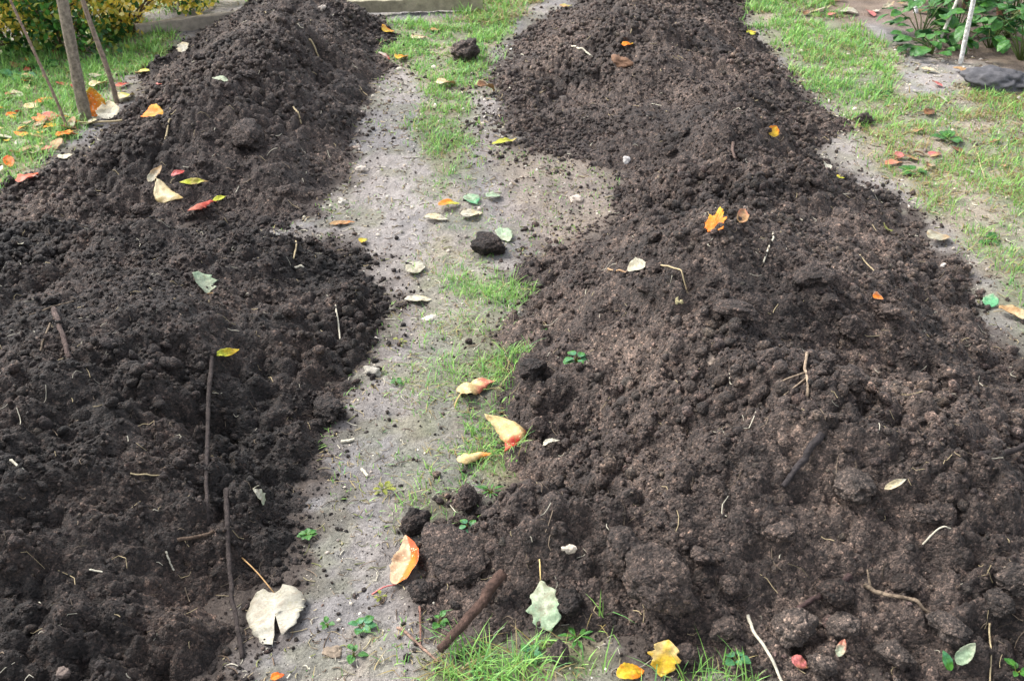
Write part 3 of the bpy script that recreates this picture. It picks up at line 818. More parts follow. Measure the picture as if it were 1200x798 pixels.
LEAVES = [
 # base px, tip px, width ratio, shape, top, tip colour, under, label, extras
 ((322, 702), (326, 784), 0.92, 'torn', (0.36, 0.335, 0.265), (0.44, 0.415, 0.34), 'grey', 'large pale grey torn heart-shaped leaf lying at the path edge bottom left', dict(curl=-0.45, bend=-0.25, wr=0.08, stalk_to=(284, 655), scol='tan', seed=1, roll=0.1)),
 ((634, 686), (642, 744), 0.62, 'lobed', 'pale', 'mint', 'grey', 'pale green lobed leaf with upright stalk beside the round clod', dict(curl=0.25, bend=-0.2, stalk_to=(632, 654), scol='butter', seed=2)),
 ((464, 689), (482, 636), 0.52, 'ovate', 'orange', 'deep', 'cream', 'orange folded leaf with cream back and long stalk on the path', dict(curl=0.95, bend=0.35, roll=-0.25, stalk_to=(436, 698), scol='rose', seed=3, settle=0.05, left=(0.52, 0.35, 0.21), sweep=0.10, wr=0.10, spots=0.5)),
 ((541, 475), (590, 443), 0.58, 'narrow', 'peach', 'pink', 'cream', 'cream curled leaf with pinkish tip nearest the tiny soil crumb', dict(curl=-1.0, bend=-0.3, roll=-0.2, stalk=0.2, seed=4, settle=0.1, sweep=-0.22, tp=0.62)),
 ((568, 508), (602, 548), 0.62, 'narrow', 'peach', 'red', 'cream', 'arched cream leaf with red end beside the dark soil', dict(curl=-0.9, bend=-0.5, roll=-0.2, seed=5, settle=0.1, sweep=-0.40, tp=0.62)),
 ((538, 554), (576, 534), 0.5, 'ovate', 'peach', 'orange', 'cream', 'short curled cream and orange leaf below the arched red-ended leaf', dict(curl=-1.1, bend=-0.5, roll=-0.2, seed=6, settle=0.1, sweep=-0.18, tp=0.5)),
 ((188, 227), (223, 250), 0.56, 'narrow', 'cream', 'butter', 'cream', 'cream banana-shaped curled leaf in the hollow of the left heaps', dict(curl=-0.8, bend=-0.2, roll=0.2, stalk=0.15, seed=7, settle=0.15, sweep=0.24)),
 ((224, 264), (256, 242), 0.50, 'ovate', 'pink', 'red', 'pink', 'pinkish red folded leaf right of the cream banana-shaped leaf', dict(curl=-0.8, bend=-0.4, roll=-0.2, seed=8, settle=0.15, sweep=-0.14)),
 ((244, 344), (230, 322), 0.9, 'lobed', 'pale', 'mint', 'grey', 'pale mint leaf with short stalk on the near left heap', dict(curl=0.7, bend=0.3, roll=0.25, stalk_to=(257, 349), scol='tan', seed=9)),
 ((170, 144), (200, 134), 0.55, 'ovate', 'orange', 'yellow', 'pink', 'bright orange leaf on the left edge of the back heap', dict(curl=0.5, bend=-0.5, seed=10)),
 ((67, 166), (93, 158), 0.5, 'ovate', 'orange', 'deep', 'tan', 'orange leaf lying left of the slim tree foot', dict(curl=0.4, bend=-0.4, seed=11)),
 ((74, 190), (86, 176), 1.15, 'maple', 'white', 'cream', 'white', 'whitish star-shaped leaf at the left foot of the back heap', dict(curl=0.3, bend=-0.2, seed=12, lmax=0.11)),
 ((24, 226), (54, 208), 0.5, 'ovate', 'pink', 'deep', 'rose', 'pink leaf with orange-red tip at the far left edge', dict(curl=0.5, bend=-0.3, seed=13)),
 ((112, 138), (116, 112), 0.8, 'ovate', 'orange', 'yellow', 'cream', 'orange-yellow leaf leaning against the tree foot', dict(curl=0.5, bend=0.8, pitch=0.7, seed=14)),
 ((126, 142), (138, 122), 0.85, 'ovate', 'white', 'cream', 'white', 'large whitish leaf right of the tree foot', dict(curl=0.4, bend=0.4, pitch=0.3, seed=15)),
 ((140, 122), (158, 110), 0.8, 'ovate', 'cream', 'lime', 'cream', 'cream leaf with lime edge beside the thin second trunk', dict(curl=0.6, bend=-0.4, seed=16)),
 ((112, 96), (128, 82), 0.7, 'ovate', 'grey', 'cream', 'white', 'pale leaf behind the tree foot', dict(curl=0.4, bend=-0.3, seed=17)),
 ((108, 108), (128, 98), 0.6, 'ovate', 'cream', 'butter', 'cream', 'buttery cream leaf just behind the orange leaning leaf', dict(curl=0.5, bend=-0.3, seed=18)),
 ((138, 106), (152, 99), 0.6, 'ovate', 'pink', 'red', 'rose', 'small reddish leaf behind the thin second trunk', dict(curl=0.4, bend=-0.2, seed=19)),
 ((300, 590), (318, 606), 0.55, 'lobed', 'white', 'pale', 'grey', 'small crumpled white leaf with upright stalk on the near left heap', dict(curl=1.0, bend=-0.8, stalk_to=(308, 572), scol='grey', seed=20)),
 ((254, 424), (281, 420), 0.30, 'narrow', 'lime', 'yellow', 'lime', 'small yellow-green leaf at the head of the long stick', dict(curl=0.5, bend=0.2, seed=21)),
 ((832, 276), (856, 260), 0.9, 'maple', 'orange', 'yellow', 'deep', 'bright orange and yellow leaf on the right heap', dict(curl=0.5, bend=0.4, pitch=0.5, seed=22, spots=0.1)),
 ((866, 268), (858, 244), 0.5, 'ovate', 'tan', 'pink', 'tan', 'dry pinkish tan leaf next to the bright orange leaf', dict(curl=1.0, bend=0.3, pitch=0.35, seed=23)),
 ((902, 166), (903, 152), 0.8, 'ovate', 'yellow', 'orange', 'yellow', 'tiny yellow leaf high on the right heap', dict(curl=0.6, bend=0.3, pitch=0.5, seed=24)),
 ((966, 200), (978, 213), 0.5, 'ovate', 'white', 'white', 'grey', 'white curled leaf at the right foot of the right heap', dict(curl=0.8, bend=-0.3, seed=25)),
 ((982, 217), (992, 213), 0.7, 'ovate', 'lime', 'yellow', 'lime', 'lime scrap of leaf beside the white curled leaf', dict(curl=0.3, bend=0.2, seed=26)),
 ((513, 106), (541, 98), 0.55, 'ovate', 'cream', 'orange', 'cream', 'orange leaf with cream base on the path grass', dict(curl=0.5, bend=-0.4, seed=27, spots=0.1)),
 ((484, 50), (503, 44), 0.7, 'ovate', 'cream', 'pink', 'cream', 'cream and pink leaf on the grass at the far end of the path', dict(curl=0.4, bend=-0.3, seed=28)),
 ((450, 40), (470, 34), 0.6, 'ovate', 'yellow', 'orange', 'tan', 'orange leaf at the back corner of the back left heap', dict(curl=0.5, bend=-0.3, seed=29)),
 ((444, 66), (458, 72), 0.6, 'ovate', 'white', 'red', 'rose', 'red leaf with white base beside the back left heap', dict(curl=0.4, bend=-0.3, seed=30)),
 ((466, 74), (480, 66), 0.7, 'ovate', 'yellow', 'orange', 'tan', 'yellow-orange leaf right of the red and white leaf', dict(curl=0.4, bend=-0.3, seed=31)),
 ((505, 40), (517, 36), 0.6, 'ovate', 'tan', 'orange', 'tan', 'small tan leaf in the grass at the far end of the path', dict(curl=0.4, bend=-0.3, seed=32)),
 ((560, 112), (582, 108), 0.8, 'ovate', 'brown', 'cream', 'tan', 'brown curled leaf with pale end at the thin edge of right heap', dict(curl=1.0, bend=-0.8, seed=33)),
 ((576, 172), (606, 167), 0.32, 'narrow', 'lime', 'tan', 'tan', 'narrow yellowish leaf lying across the path edge', dict(curl=0.5, bend=0.1, seed=34)),
 ((386, 266), (416, 262), 0.36, 'narrow', 'tan', 'orange', 'tan', 'narrow orange-brown leaf at the end of the hollow between heaps', dict(curl=0.4, bend=-0.1, seed=35)),
 ((514, 248), (540, 241), 0.6, 'ovate', 'orange', 'lime', 'yellow', 'orange leaf with green edge in the leaf cluster mid-path', dict(curl=0.5, bend=-0.4, seed=36)),
 ((540, 259), (566, 252), 0.6, 'ovate', 'white', 'cream', 'white', 'whitish leaf at the right of the leaf cluster mid-path', dict(curl=0.4, bend=-0.2, seed=37)),
 ((498, 259), (526, 260), 0.5, 'ovate', 'cream', 'white', 'cream', 'cream leaf at the left of the leaf cluster mid-path', dict(curl=0.4, bend=-0.2, seed=38)),
 ((484, 326), (494, 300), 0.62, 'oblong', 'grey', 'white', 'white', 'pale oblong leaf lying flat on bare path', dict(curl=0.2, bend=-0.2, seed=39)),
 ((586, 270), (602, 298), 0.45, 'ovate', 'mint', 'pale', 'grey', 'pale mint leaf behind the lone soil clod on the path', dict(curl=0.4, bend=0.2, seed=40)),
 ((474, 355), (506, 353), 0.5, 'oblong', 'white', 'cream', 'grey', 'flat whitish leaf on the path left of the grass tuft', dict(curl=0.2, bend=-0.2, seed=41)),
 ((548, 234), (562, 246), 0.8, 'ovate', 'mint', 'teal', 'mint', 'bluish green leaf behind the leaf cluster mid-path', dict(curl=0.3, bend=-0.2, seed=42)),
 ((570, 236), (588, 232), 0.7, 'ovate', 'mint', 'pale', 'mint', 'faint mint leaf right of the bluish green leaf', dict(curl=0.3, bend=-0.2, seed=43)),
 ((1090, 290), (1114, 274), 0.7, 'ovate', 'grey', 'tan', 'grey', 'pale beige leaf at the right foot of the right heap', dict(curl=0.4, bend=-0.3, seed=44)),
 ((1168, 368), (1206, 382), 0.55, 'ovate', 'tan', 'cream', 'brown', 'tan curled leaf at the right edge of the picture', dict(curl=0.8, bend=-0.3, seed=45)),
 ((1158, 362), (1164, 348), 0.9, 'ovate', 'teal', 'mint', 'teal', 'round green leaf above the tan curled leaf', dict(curl=0.3, bend=0.2, pitch=0.3, seed=46, spots=0)),
 ((1020, 366), (1036, 364), 0.6, 'ovate', 'orange', 'white', 'white', 'orange and white scrap on the right heap', dict(curl=0.7, bend=-0.3, seed=47, spots=0)),
 ((736, 317), (761, 311), 0.55, 'ovate', 'grey', 'white', 'grey', 'silvery white leaf scrap on the right heap', dict(curl=0.7, bend=-0.3, seed=48)),
 ((1038, 272), (1050, 262), 0.7, 'ovate', 'olive', 'tan', 'olive', 'small olive leaf on the right heap near its outer slope', dict(curl=0.6, bend=-0.3, seed=49)),
 ((774, 796), (784, 756), 0.8, 'lobed', 'yellow', 'butter', 'yellow', 'bright yellow jagged leaf at the bottom edge', dict(curl=0.35, bend=0.3, pitch=0.35, seed=50, lmax=0.085)),
 ((722, 800), (756, 788), 0.6, 'ovate', 'yellow', 'orange', 'tan', 'yellow-orange leaf in the grass at the bottom edge', dict(curl=0.5, bend=-0.4, seed=51)),
 ((318, 800), (334, 792), 0.7, 'ovate', 'orange', 'deep', 'orange', 'orange leaf tip at the bottom edge below the torn leaf', dict(curl=0.5, bend=-0.4, seed=52)),
 ((1118, 788), (1140, 762), 0.55, 'ovate', 'mint', 'pale', 'mint', 'pale mint folded leaf at the lower right', dict(curl=0.9, bend=0.2, pitch=0.35, seed=53, spots=0)),
 ((1112, 796), (1096, 772), 0.5, 'ovate', 'green', 'teal', 'green', 'bright green leaf left of the pale mint folded leaf', dict(curl=0.6, bend=0.2, pitch=0.3, seed=54, spots=0)),
 ((980, 776), (988, 756), 0.5, 'ovate', 'pale', 'pink', 'grey', 'small pale leaf scrap with pinkish edge at the bottom right', dict(curl=0.7, bend=0.2, seed=55)),
 ((176, 224), (192, 206), 0.5, 'ovate', 'grey', 'tan', 'grey', 'dull grey leaf behind the cream banana-shaped leaf', dict(curl=0.8, bend=0.2, seed=56)),
 ((202, 216), (218, 210), 0.5, 'ovate', 'rose', 'red', 'rose', 'small red leaf behind the cream banana-shaped leaf', dict(curl=0.4, bend=-0.2, seed=57)),
 ((212, 225), (246, 223), 0.26, 'narrow', 'lime', 'tan', 'olive', 'narrow olive leaf above the pinkish red folded leaf', dict(curl=0.4, bend=-0.1, seed=58)),
 ((250, 241), (266, 234), 0.5, 'narrow', 'lime', 'lime', 'olive', 'small lime leaf right of the pinkish red folded leaf', dict(curl=0.4, bend=-0.2, seed=59)),
 ((216, 66), (222, 52), 0.75, 'lobed', 'white', 'cream', 'white', 'small white leaf on the top of the back left heap', dict(curl=0.5, bend=0.2, pitch=0.3, seed=60)),
 ((250, 98), (271, 100), 0.55, 'ovate', 'pale', 'mint', 'grey', 'pale green leaf halfway up the back left heap', dict(curl=0.5, bend=-0.4, seed=61)),
 ((1078, 84), (1102, 88), 0.5, 'ovate', 'cream', 'white', 'tan', 'cream leaf on bare earth left of the grey stone', dict(curl=0.4, bend=-0.2, seed=62)),
 ((1116, 84), (1138, 90), 0.4, 'narrow', 'tan', 'pink', 'tan', 'narrow tan leaf touching the grey stone', dict(curl=0.4, bend=-0.2, seed=63)),
 ((1088, 186), (1104, 180), 0.5, 'ovate', 'rose', 'red', 'rose', 'dusky red leaf on the dry right lawn', dict(curl=0.4, bend=-0.2, seed=64)),
 ((1036, 198), (1060, 190), 0.4, 'narrow', 'pink', 'tan', 'pink', 'pink narrow leaf near the bare patch of the right lawn', dict(curl=0.4, bend=-0.2, seed=65)),
 ((877, 43), (888, 37), 0.8, 'ovate', 'lime', 'yellow', 'lime', 'lime-yellow leaf at the back right corner of the right heap', dict(curl=0.4, bend=-0.2, seed=66)),
 ((729, 62), (742, 57), 0.7, 'ovate', 'orange', 'yellow', 'brown', 'small orange leaf on the back of the right heap', dict(curl=0.5, bend=-0.3, seed=67)),
 ((636, 524), (654, 513), 0.55, 'ovate', 'white', 'white', 'grey', 'small white shell-like leaf curl at the foot of the right heap', dict(curl=1.2, bend=-0.6, seed=68, spots=0)),
 ((1034, 582), (1060, 570), 0.36, 'narrow', 'cream', 'white', 'grey', 'pale wood-like leaf curl right of the greyish clod', dict(curl=1.1, bend=-0.2, seed=69, spots=0)),
 ((926, 778), (946, 790), 0.7, 'ovate', 'rose', 'brown', 'rose', 'purplish leaf below the pale dry clod', dict(curl=0.4, bend=-0.3, seed=70)),
 ((26, 294), (31, 284), 0.5, 'ovate', 'white', 'white', 'grey', 'tiny white leaf scrap near the left edge of the near heap', dict(curl=0.6, bend=-0.2, seed=71)),
 ((160, 92), (176, 88), 0.6, 'ovate', 'butter', 'lime', 'tan', 'yellowish leaf at the left foot of the back heap', dict(curl=0.4, bend=-0.2, seed=73)),
 ((182, 104), (192, 102), 0.7, 'ovate', 'rose', 'pink', 'rose', 'small rosy leaf on the left slope of the back heap', dict(curl=0.4, bend=-0.2, seed=74)),
 ((656, 12), (672, 8), 0.5, 'narrow', 'tan', 'lime', 'tan', 'dull tan leaf at the back end of the right heap', dict(curl=0.4, bend=-0.2, seed=75)),
 ((424, 288), (430, 278), 0.7, 'ovate', 'yellow', 'olive', 'yellow', 'tiny yellow leaf on the path beside the near left heap', dict(curl=0.4, bend=-0.2, seed=76)),
]
for base, tp, ratio, shape, c1, c2, c3, lab, kw in LEAVES:
    fallen_leaf(base, tp, ratio, shape, c1, c2, c3, lab, **kw)

# unremarkable fallen leaves strewn in three places
def strew(n, area, label, group, pals, seed0, lo=0.045, hi=0.085):
    rs = random.Random(seed0); pw = poly_world(area); k = 0; tries = 0
    lo_, hi_ = pw.min(0), pw.max(0)
    while k < n and tries < 3000:
        tries += 1
        x, y = rs.uniform(lo_[0], hi_[0]), rs.uniform(lo_[1], hi_[1])
        if sdf(pw, np.array([x]), np.array([y]))[0] < 0: continue
        a = rs.uniform(0, 6.28); L = rs.uniform(lo, hi)
        R, _ = frame_at((x, y, 0), (x + math.cos(a) * L, y + math.sin(a) * L, 0), rs.uniform(-.3, .3), rs.uniform(-.1, .3))
        c = rs.choice(pals)
        V, F, C = leaf_mesh(rs.choice(['ovate', 'ovate', 'oblong', 'maple']), L, L * rs.uniform(0.45, 0.75), CO[c[0]], CO[c[1]], CO[c[2]], rs.uniform(0.2, 0.8), rs.uniform(-0.6, 0.4), seed0 + k, 0.05)
        V = V @ R.T; z0 = surf(x, y)[0]
        gap = V[:, 2] + z0 - surf(V[:, 0] + x, V[:, 1] + y)
        o = obj('fallen_leaf', fast_mesh('fallen_leaf', V, F, C), M['leaf'], None, (x, y, z0 - np.quantile(gap, 0.3) + 0.012))
        tag(o, label, 'leaf', group); k += 1
WARM = [('orange', 'deep', 'tan'), ('cream', 'butter', 'cream'), ('pink', 'red', 'rose'), ('tan', 'brown', 'tan'), ('yellow', 'orange', 'tan'), ('white', 'cream', 'white'), ('grey', 'tan', 'grey')]
DULL = [('tan', 'brown', 'tan'), ('brown', 'dark', 'brown'), ('grey', 'tan', 'grey'), ('white', 'grey', 'white'), ('rose', 'brown', 'rose')]
strew(46, [(-30, 130), (60, 116), (112, 146), (60, 186), (20, 214), (-30, 230)], 'small autumn leaf lying in the grass left of the tree foot', 'leaves strewn on the left lawn', WARM, 900, 0.055, 0.10)
strew(18, [(0, 60), (100, 60), (105, 130), (0, 130)], 'dull small leaf in the grass below the yellow shrubs', 'leaves below the yellow shrubs', WARM, 1000)
strew(30, [(900, -20), (1080, -20), (1075, 32), (1000, 28), (930, 20)], 'dry brown leaf on the bare earth at the back right', 'dry leaves at the back right', DULL, 1100, 0.06, 0.12)
strew(20, [(1040, 95), (1200, 110), (1200, 230), (1060, 200)], 'faded little leaf on the dry right lawn', 'leaves on the right lawn', DULL, 1200, 0.04, 0.07)
strew(14, [(190, 20), (300, 10), (330, -20), (180, -20)], 'pale leaf behind the edging board at the back left', 'leaves behind the left edging board', WARM, 1300, 0.06, 0.1)
strew(14, [(400, 2), (600, 2), (640, -30), (400, -30)], 'pale leaf behind the edging board at the path end', 'leaves behind the path end board', WARM, 1400, 0.06, 0.1)

# ------------------------------------------------------------------ sticks, roots, straws
BARK = lin(62, 52, 50); BARK2 = lin(72, 63, 60); ROOT = lin(150, 132, 112); STRAW = lin(206, 186, 146); PALE = lin(222, 214, 192)
def stick(pts, wpx, label, col=BARK, mat='wood', cat='stick', name='stick', lift=0.55, taper=0.7, jit=0.10, seed=0, branches=()):
    p = P([q[0] for q in pts], [q[1] for q in pts])
    dense = []
    for i in range(len(p) - 1):
        for s in np.linspace(0, 1, 4, endpoint=False): dense.append(p[i] * (1 - s) + p[i + 1] * s)
    dense.append(p[-1]); d = np.array(dense)
    r = 0.5 * wpx / float(depth_scale(p[0]))
    z = surf(d[:, 0], d[:, 1]); ker = np.convolve(np.pad(z, 2, mode='edge'), np.ones(5) / 5, 'valid')
    sl = np.concatenate([[0], np.cumsum(np.hypot(*np.diff(d[:, :2], axis=0).T))])
    hull = [0]
    for i in range(1, len(d)):
        while len(hull) > 1 and (z[hull[-1]] - z[hull[-2]]) * (sl[i] - sl[hull[-2]]) <= (z[i] - z[hull[-2]]) * (sl[hull[-1]] - sl[hull[-2]]): hull.pop()
        hull.append(i)
    hz = np.interp(sl, sl[hull], z[hull])
    d[:, 2] = 0.6 * hz + 0.4 * np.maximum(ker, z) + r * lift
    rs = random.Random(seed + 5)
    d[1:-1, :2] += np.array([[rs.uniform(-1, 1) * r * 0.25, rs.uniform(-1, 1) * r * 0.25] for _ in range(len(d) - 2)])
    if not branches:
        col = np.asarray(col) * (0.6 if mat == 'wood' else 1.0)
        o = tube_obj(name, d, r, r * taper, col, M[mat], seg=8 if wpx > 4 else 5, jitter=jit, seed=seed)
        return tag(o, label, cat)
    e = empty(name, Vector(d[0])); tag(e, label, cat)
    tube_obj('main_stem', d, r, r * taper, col, M[mat], e, origin=d[0], seg=7, jitter=jit, seed=seed)
    for b in branches:
        q = P([t[0] for t in b], [t[1] for t in b]); q[:, 2] = surf(q[:, 0], q[:, 1]) + r * lift + 0.004
        j = np.argmin(((d - q[0]) ** 2).sum(1)); q[0] = d[j]
        tube_obj('side_shoot', q, r * 0.6, r * 0.35, col, M[mat], e, origin=d[0], seg=6, jitter=jit, seed=seed + 1)
    return e

stick([(249, 424), (246, 490), (243, 560), (244, 614)], 5.5, 'long thin dark stick lying upright on the near left heap, upper one', BARK2, seed=1)
stick([(267, 583), (270, 650), (275, 715), (284, 772)], 6.5, 'long thin dark stick near the torn leaf, lower of the two', BARK2, seed=2)
stick([(590, 684), (566, 722), (544, 752), (516, 776)], 14, 'thick dark brown stick propped on the dark lump near the bottom', lin(96, 74, 64), seed=3, lift=3.0, jit=0.07)
stick([(961, 521), (940, 548), (917, 574)], 10, 'short dark stick lying on the right heap left of the greyish clod', lin(70, 64, 64), seed=4, lift=0.8)
stick([(996, 674), (975, 693), (952, 703), (930, 710)], 8, 'knobbly dark root piece near the pale dry clod', lin(88, 70, 68), seed=5, lift=0.8, jit=0.2)
stick([(1012, 688), (1024, 703), (1052, 713), (1092, 716)], 6, 'curved grey root bending right below the knobbly root', ROOT * 0.6, seed=6, lift=0.9, branches=[[(1018, 697), (1016, 668)]])
stick([(945, 418), (942, 440), (945, 472)], 4, 'forked pale root standing on the slope of the right heap', ROOT, seed=7, lift=1.2, branches=[[(941, 450), (925, 454), (913, 458)], [(912, 455), (917, 472)]])
stick([(1146, 540), (1180, 530), (1216, 520)], 9, 'dark stick half buried at the right edge of the heap', BARK, seed=8, lift=0.5)
stick([(64, 366), (74, 396), (82, 420)], 7, 'dark twig stub on the crest of the near left heap', lin(98, 82, 76), seed=9, lift=0.7)
stick([(66, 372), (55, 394), (46, 412)], 3, 'thin pale twig beside the dark twig stub', ROOT * 0.8, seed=10)
stick([(36, 372), (60, 360), (86, 352)], 3, 'fine pale twig along the crest of the near left heap', ROOT * 0.8, seed=11)
stick([(210, 640), (236, 634), (252, 628)], 5, 'short brown twig crossing below the upper long stick', lin(110, 92, 78), seed=12)
stick([(880, 370), (872, 352)], 3, 'tiny twig on the ridge of the right heap', ROOT, seed=13)
stick([(859, 168), (858, 182), (861, 196)], 4, 'short brown twig on the upper right heap', lin(120, 100, 90), seed=14)
stick([(492, 716), (493, 740), (493, 760)], 3, 'thin reddish stem upright left of the thick stick', lin(150, 110, 96), seed=15, lift=2.0)
stick([(466, 738), (490, 757), (514, 776)], 4, 'thin pinkish twig running to the foot of the thick stick', lin(176, 144, 126), seed=16, lift=1.0)
def straw(pts, wpx, label, col=STRAW, seed=0, lift=0.6):
    return stick(pts, wpx * 0.85, label, col * 0.62, 'straw', 'straw', 'straw', lift, 0.8, 0.05, seed)
straw([(15, 550), (25, 558), (36, 567)], 4, 'pale straw piece at the left edge of the near heap', PALE, 21)
straw([(155, 564), (174, 566), (194, 566)], 2.4, 'thin level straw in the middle of the near left heap', STRAW, 22)
straw([(889, 252), (903, 262), (906, 284), (895, 305)], 2.6, 'pale bent straw right of the orange and yellow leaf', PALE, 23)
straw([(1080, 640), (1096, 634), (1112, 628)], 2.8, 'straight pale straw right of the big greyish clod', PALE, 24)
straw([(663, 58), (678, 65), (694, 71)], 3, 'pale straw on the back of the right heap', PALE, 25)
straw([(878, 712), (884, 740), (898, 770), (918, 806)], 5, 'white bent stem at the bottom of the right heap', PALE, 26, 1.4)
straw([(1157, 738), (1159, 765), (1161, 800)], 2.6, 'upright thin straw near the lower right corner', STRAW, 27)
straw([(712, 321), (722, 318), (735, 314)], 3.2, 'tan straw touching the silvery leaf scrap', lin(196, 158, 120), 28)
straw([(775, 308), (790, 316), (807, 326)], 2.6, 'thin tan straw right of the silvery leaf scrap', STRAW, 29)
straw([(362, 50), (368, 56), (373, 62)], 3, 'short straw on the top of the back left heap', STRAW, 30)
straw([(344, 128), (349, 137), (353, 145)], 2.6, 'short straw on the inner slope of the back left heap', STRAW, 31)
straw([(394, 368), (397, 384), (399, 402)], 2.8, 'pale straw upright on the path side of the near left heap', PALE, 32)
straw([(346, 280), (348, 292), (344, 304)], 2.6, 'thin straw just below the hollow of the left heaps', STRAW, 33)
straw([(344, 311), (350, 313), (356, 315)], 4, 'white chip of straw on the path side of the near left heap', PALE, 34)
straw([(196, 652), (200, 662), (204, 668)], 3, 'short pale straw chip below the middle of near left heap', PALE, 35)
straw([(102, 668), (122, 676)], 3, 'tiny white straw chip low on the near left heap', PALE, 36)
straw([(400, 518), (408, 517), (416, 516)], 5, 'white chip on the path beside the black clod', PALE, 37)
straw([(424, 552), (428, 556), (431, 561)], 5, 'second white chip further down the path', PALE, 38)
straw([(1155, 212), (1150, 200), (1144, 180)], 2.5, 'fine dry stalk on the right lawn', STRAW, 39)
straw([(194, 168), (198, 150), (201, 145)], 2.5, 'fine straw on the left slope of the back heap', STRAW, 40)
straw([(40, 158), (90, 148), (150, 141)], 3.4, 'long pale stalk lying across the grass by the tree foot', STRAW, 41)
straw([(1005, 312), (1040, 336)], 2.0, 'fine straw on the outer slope of the right heap', STRAW, 42)

# loose straw and root fibres on the soil, too many to count
def straw_litter(name, n, test, label, mat, lo, hi, cols, seed, ylo=1.05, yhi=5.5, xr=(-2.4, 2.4), rad=0.0008):
    rs = np.random.default_rng(seed)
    y = np.exp(rs.uniform(math.log(ylo), math.log(yhi), n * 6)); x = rs.uniform(xr[0], xr[1], n * 6)
    ok = test(x, y) & in_view(x, y, 0.0); x, y = x[ok][:n], y[ok][:n]; n = len(x)
    L = lo + (hi - lo) * rs.random(n) ** 2; a = rs.uniform(0, 6.28, n); bendy = rs.normal(0, 0.35, n)
    vs, fs, cs = [], [], []
    seg = 4; K = 4
    r = rad * (0.6 + 0.8 * rs.random(n)) * np.maximum(1, y / 2.2)
    pts = []
    for i in range(K):
        t = i / (K - 1) - 0.5; ang = a + bendy * t * 2
        px = x + np.cos(ang) * L * t; py = y + np.sin(ang) * L * t
        pts.append([px, py])
    zc = [surf(p[0], p[1]) for p in pts]
    zm = (zc[0] + zc[-1]) / 2
    V = np.zeros((n, K, seg, 3))
    for i in range(K):
        z = np.maximum(zc[i], zm * 0.5 + zc[i] * 0.5) + r + 0.001
        for j in range(seg):
            th = 2 * math.pi * j / seg
            V[:, i, j, 0] = pts[i][0] - np.sin(a) * np.cos(th) * r; V[:, i, j, 1] = pts[i][1] + np.cos(a) * np.cos(th) * r; V[:, i, j, 2] = z + np.sin(th) * r
    f = np.array([(i * seg + j, i * seg + (j + 1) % seg, (i + 1) * seg + (j + 1) % seg, (i + 1) * seg + j) for i in range(K - 1) for j in range(seg)])
    F = (f[None] + (np.arange(n) * K * seg)[:, None, None]).reshape(-1, 4)
    pal = np.array(cols)[rs.integers(0, len(cols), n)] * rs.uniform(0.6, 1.15, (n, 1))
    C = np.repeat(pal, K * seg, axis=0)
    o = obj(name, fast_mesh(name, V.reshape(-1, 3), F, C), mat)
    tag(o, label, 'straw', kind='stuff')
onsoil = lambda x, y: np.maximum.reduce([heap_d(k, x, y) for k in range(3)]) > 0.0
offsoil = lambda x, y: (np.maximum.reduce([heap_d(k, x, y) for k in range(3)]) < 0.0)
straw_litter('straw_litter', 2200, onsoil, 'fine straw and root fibres scattered over the dark soil', M['straw'], 0.008, 0.05, [STRAW * 0.6, ROOT * 0.6, ROOT * 0.4, PALE * 0.6, BARK, ROOT * 0.25], 5)
straw_litter('dry_stalk_litter', 4200, offsoil, 'short dry stalks and chips trodden into the path', M['straw'], 0.006, 0.040, [STRAW * 0.7, ROOT * 0.8, lin(150, 140, 110), PALE * 0.75, lin(120, 124, 70), lin(110, 92, 76), lin(96, 80, 66)], 6, rad=0.0009)

# ------------------------------------------------------------------ stones
def stone(px, py, wpx, label, col, flat=0.55, aspect=0.7, seed=0, name='stone', yaw=None, sub=4, rough=0.34):
    p = P(px, py)[0]; r = 0.5 * wpx / float(depth_scale(p))
    V, F = ico(sub); off = Vector((seed * 3.1, seed * 1.7, 2.0))
    rr = np.array([1 + rough * 1.6 * mnoise.noise(Vector(q) * 1.1 + off) + rough * 0.7 * mnoise.noise(Vector(q) * 3.2 + off) + rough * 0.25 * mnoise.noise(Vector(q) * 8 + off) for q in V])
    V = V * rr[:, None] * np.array([r, r * aspect, r * flat])
    cols = np.asarray(col)[None] * 0.72 * (0.65 + 0.7 * fbm(V[:, 0] / r * 3 + seed, V[:, 1] / r * 3 + V[:, 2] / r * 2, 500, 3))[:, None]
    o = obj(name, fast_mesh(name, V, F, cols), M['stone'], None, (p[0], p[1], p[2] + r * flat * 0.45))
    o.rotation_euler = (0, 0, random.uniform(0, 3.1) if yaw is None else yaw)
    return tag(o, label, 'stone')
stone(1170, 104, 74, 'large grey stone lying on the right lawn below the green plants', lin(84, 83, 86), 0.42, 0.75, 1, yaw=-0.15, sub=5, rough=0.3)
stone(666, 645, 16, 'small white oval pebble on the right heap', lin(232, 216, 196), 0.7, 0.7, 2)
stone(435, 437, 19, 'grey pebble on the path beside the near left heap', lin(176, 170, 158), 0.6, 0.75, 3)
stone(424, 201, 14, 'light pebble at the inner foot of the back left heap', lin(206, 194, 180), 0.6, 0.8, 4)
stone(402, 239, 12, 'pale round pebble near the narrow orange-brown leaf', lin(206, 198, 184), 0.7, 0.8, 5)
stone(378, 12, 10, 'tiny pebble on the summit of the back left heap', lin(170, 160, 150), 0.7, 0.8, 6)
stone(727, 76, 30, 'brown flat stone on the back of the right heap', lin(128, 96, 74), 0.5, 0.6, 7)
stone(734, 190, 11, 'white pebble on the upper left slope of the right heap', lin(232, 226, 220), 0.8, 0.8, 8)
stone(676, 236, 16, 'whitish pebble on the sandy patch by the right heap', lin(220, 204, 188), 0.6, 0.8, 9)
stone(796, 356, 13, 'yellowish pebble on the middle of the right heap', lin(196, 184, 140), 0.9, 0.7, 10)
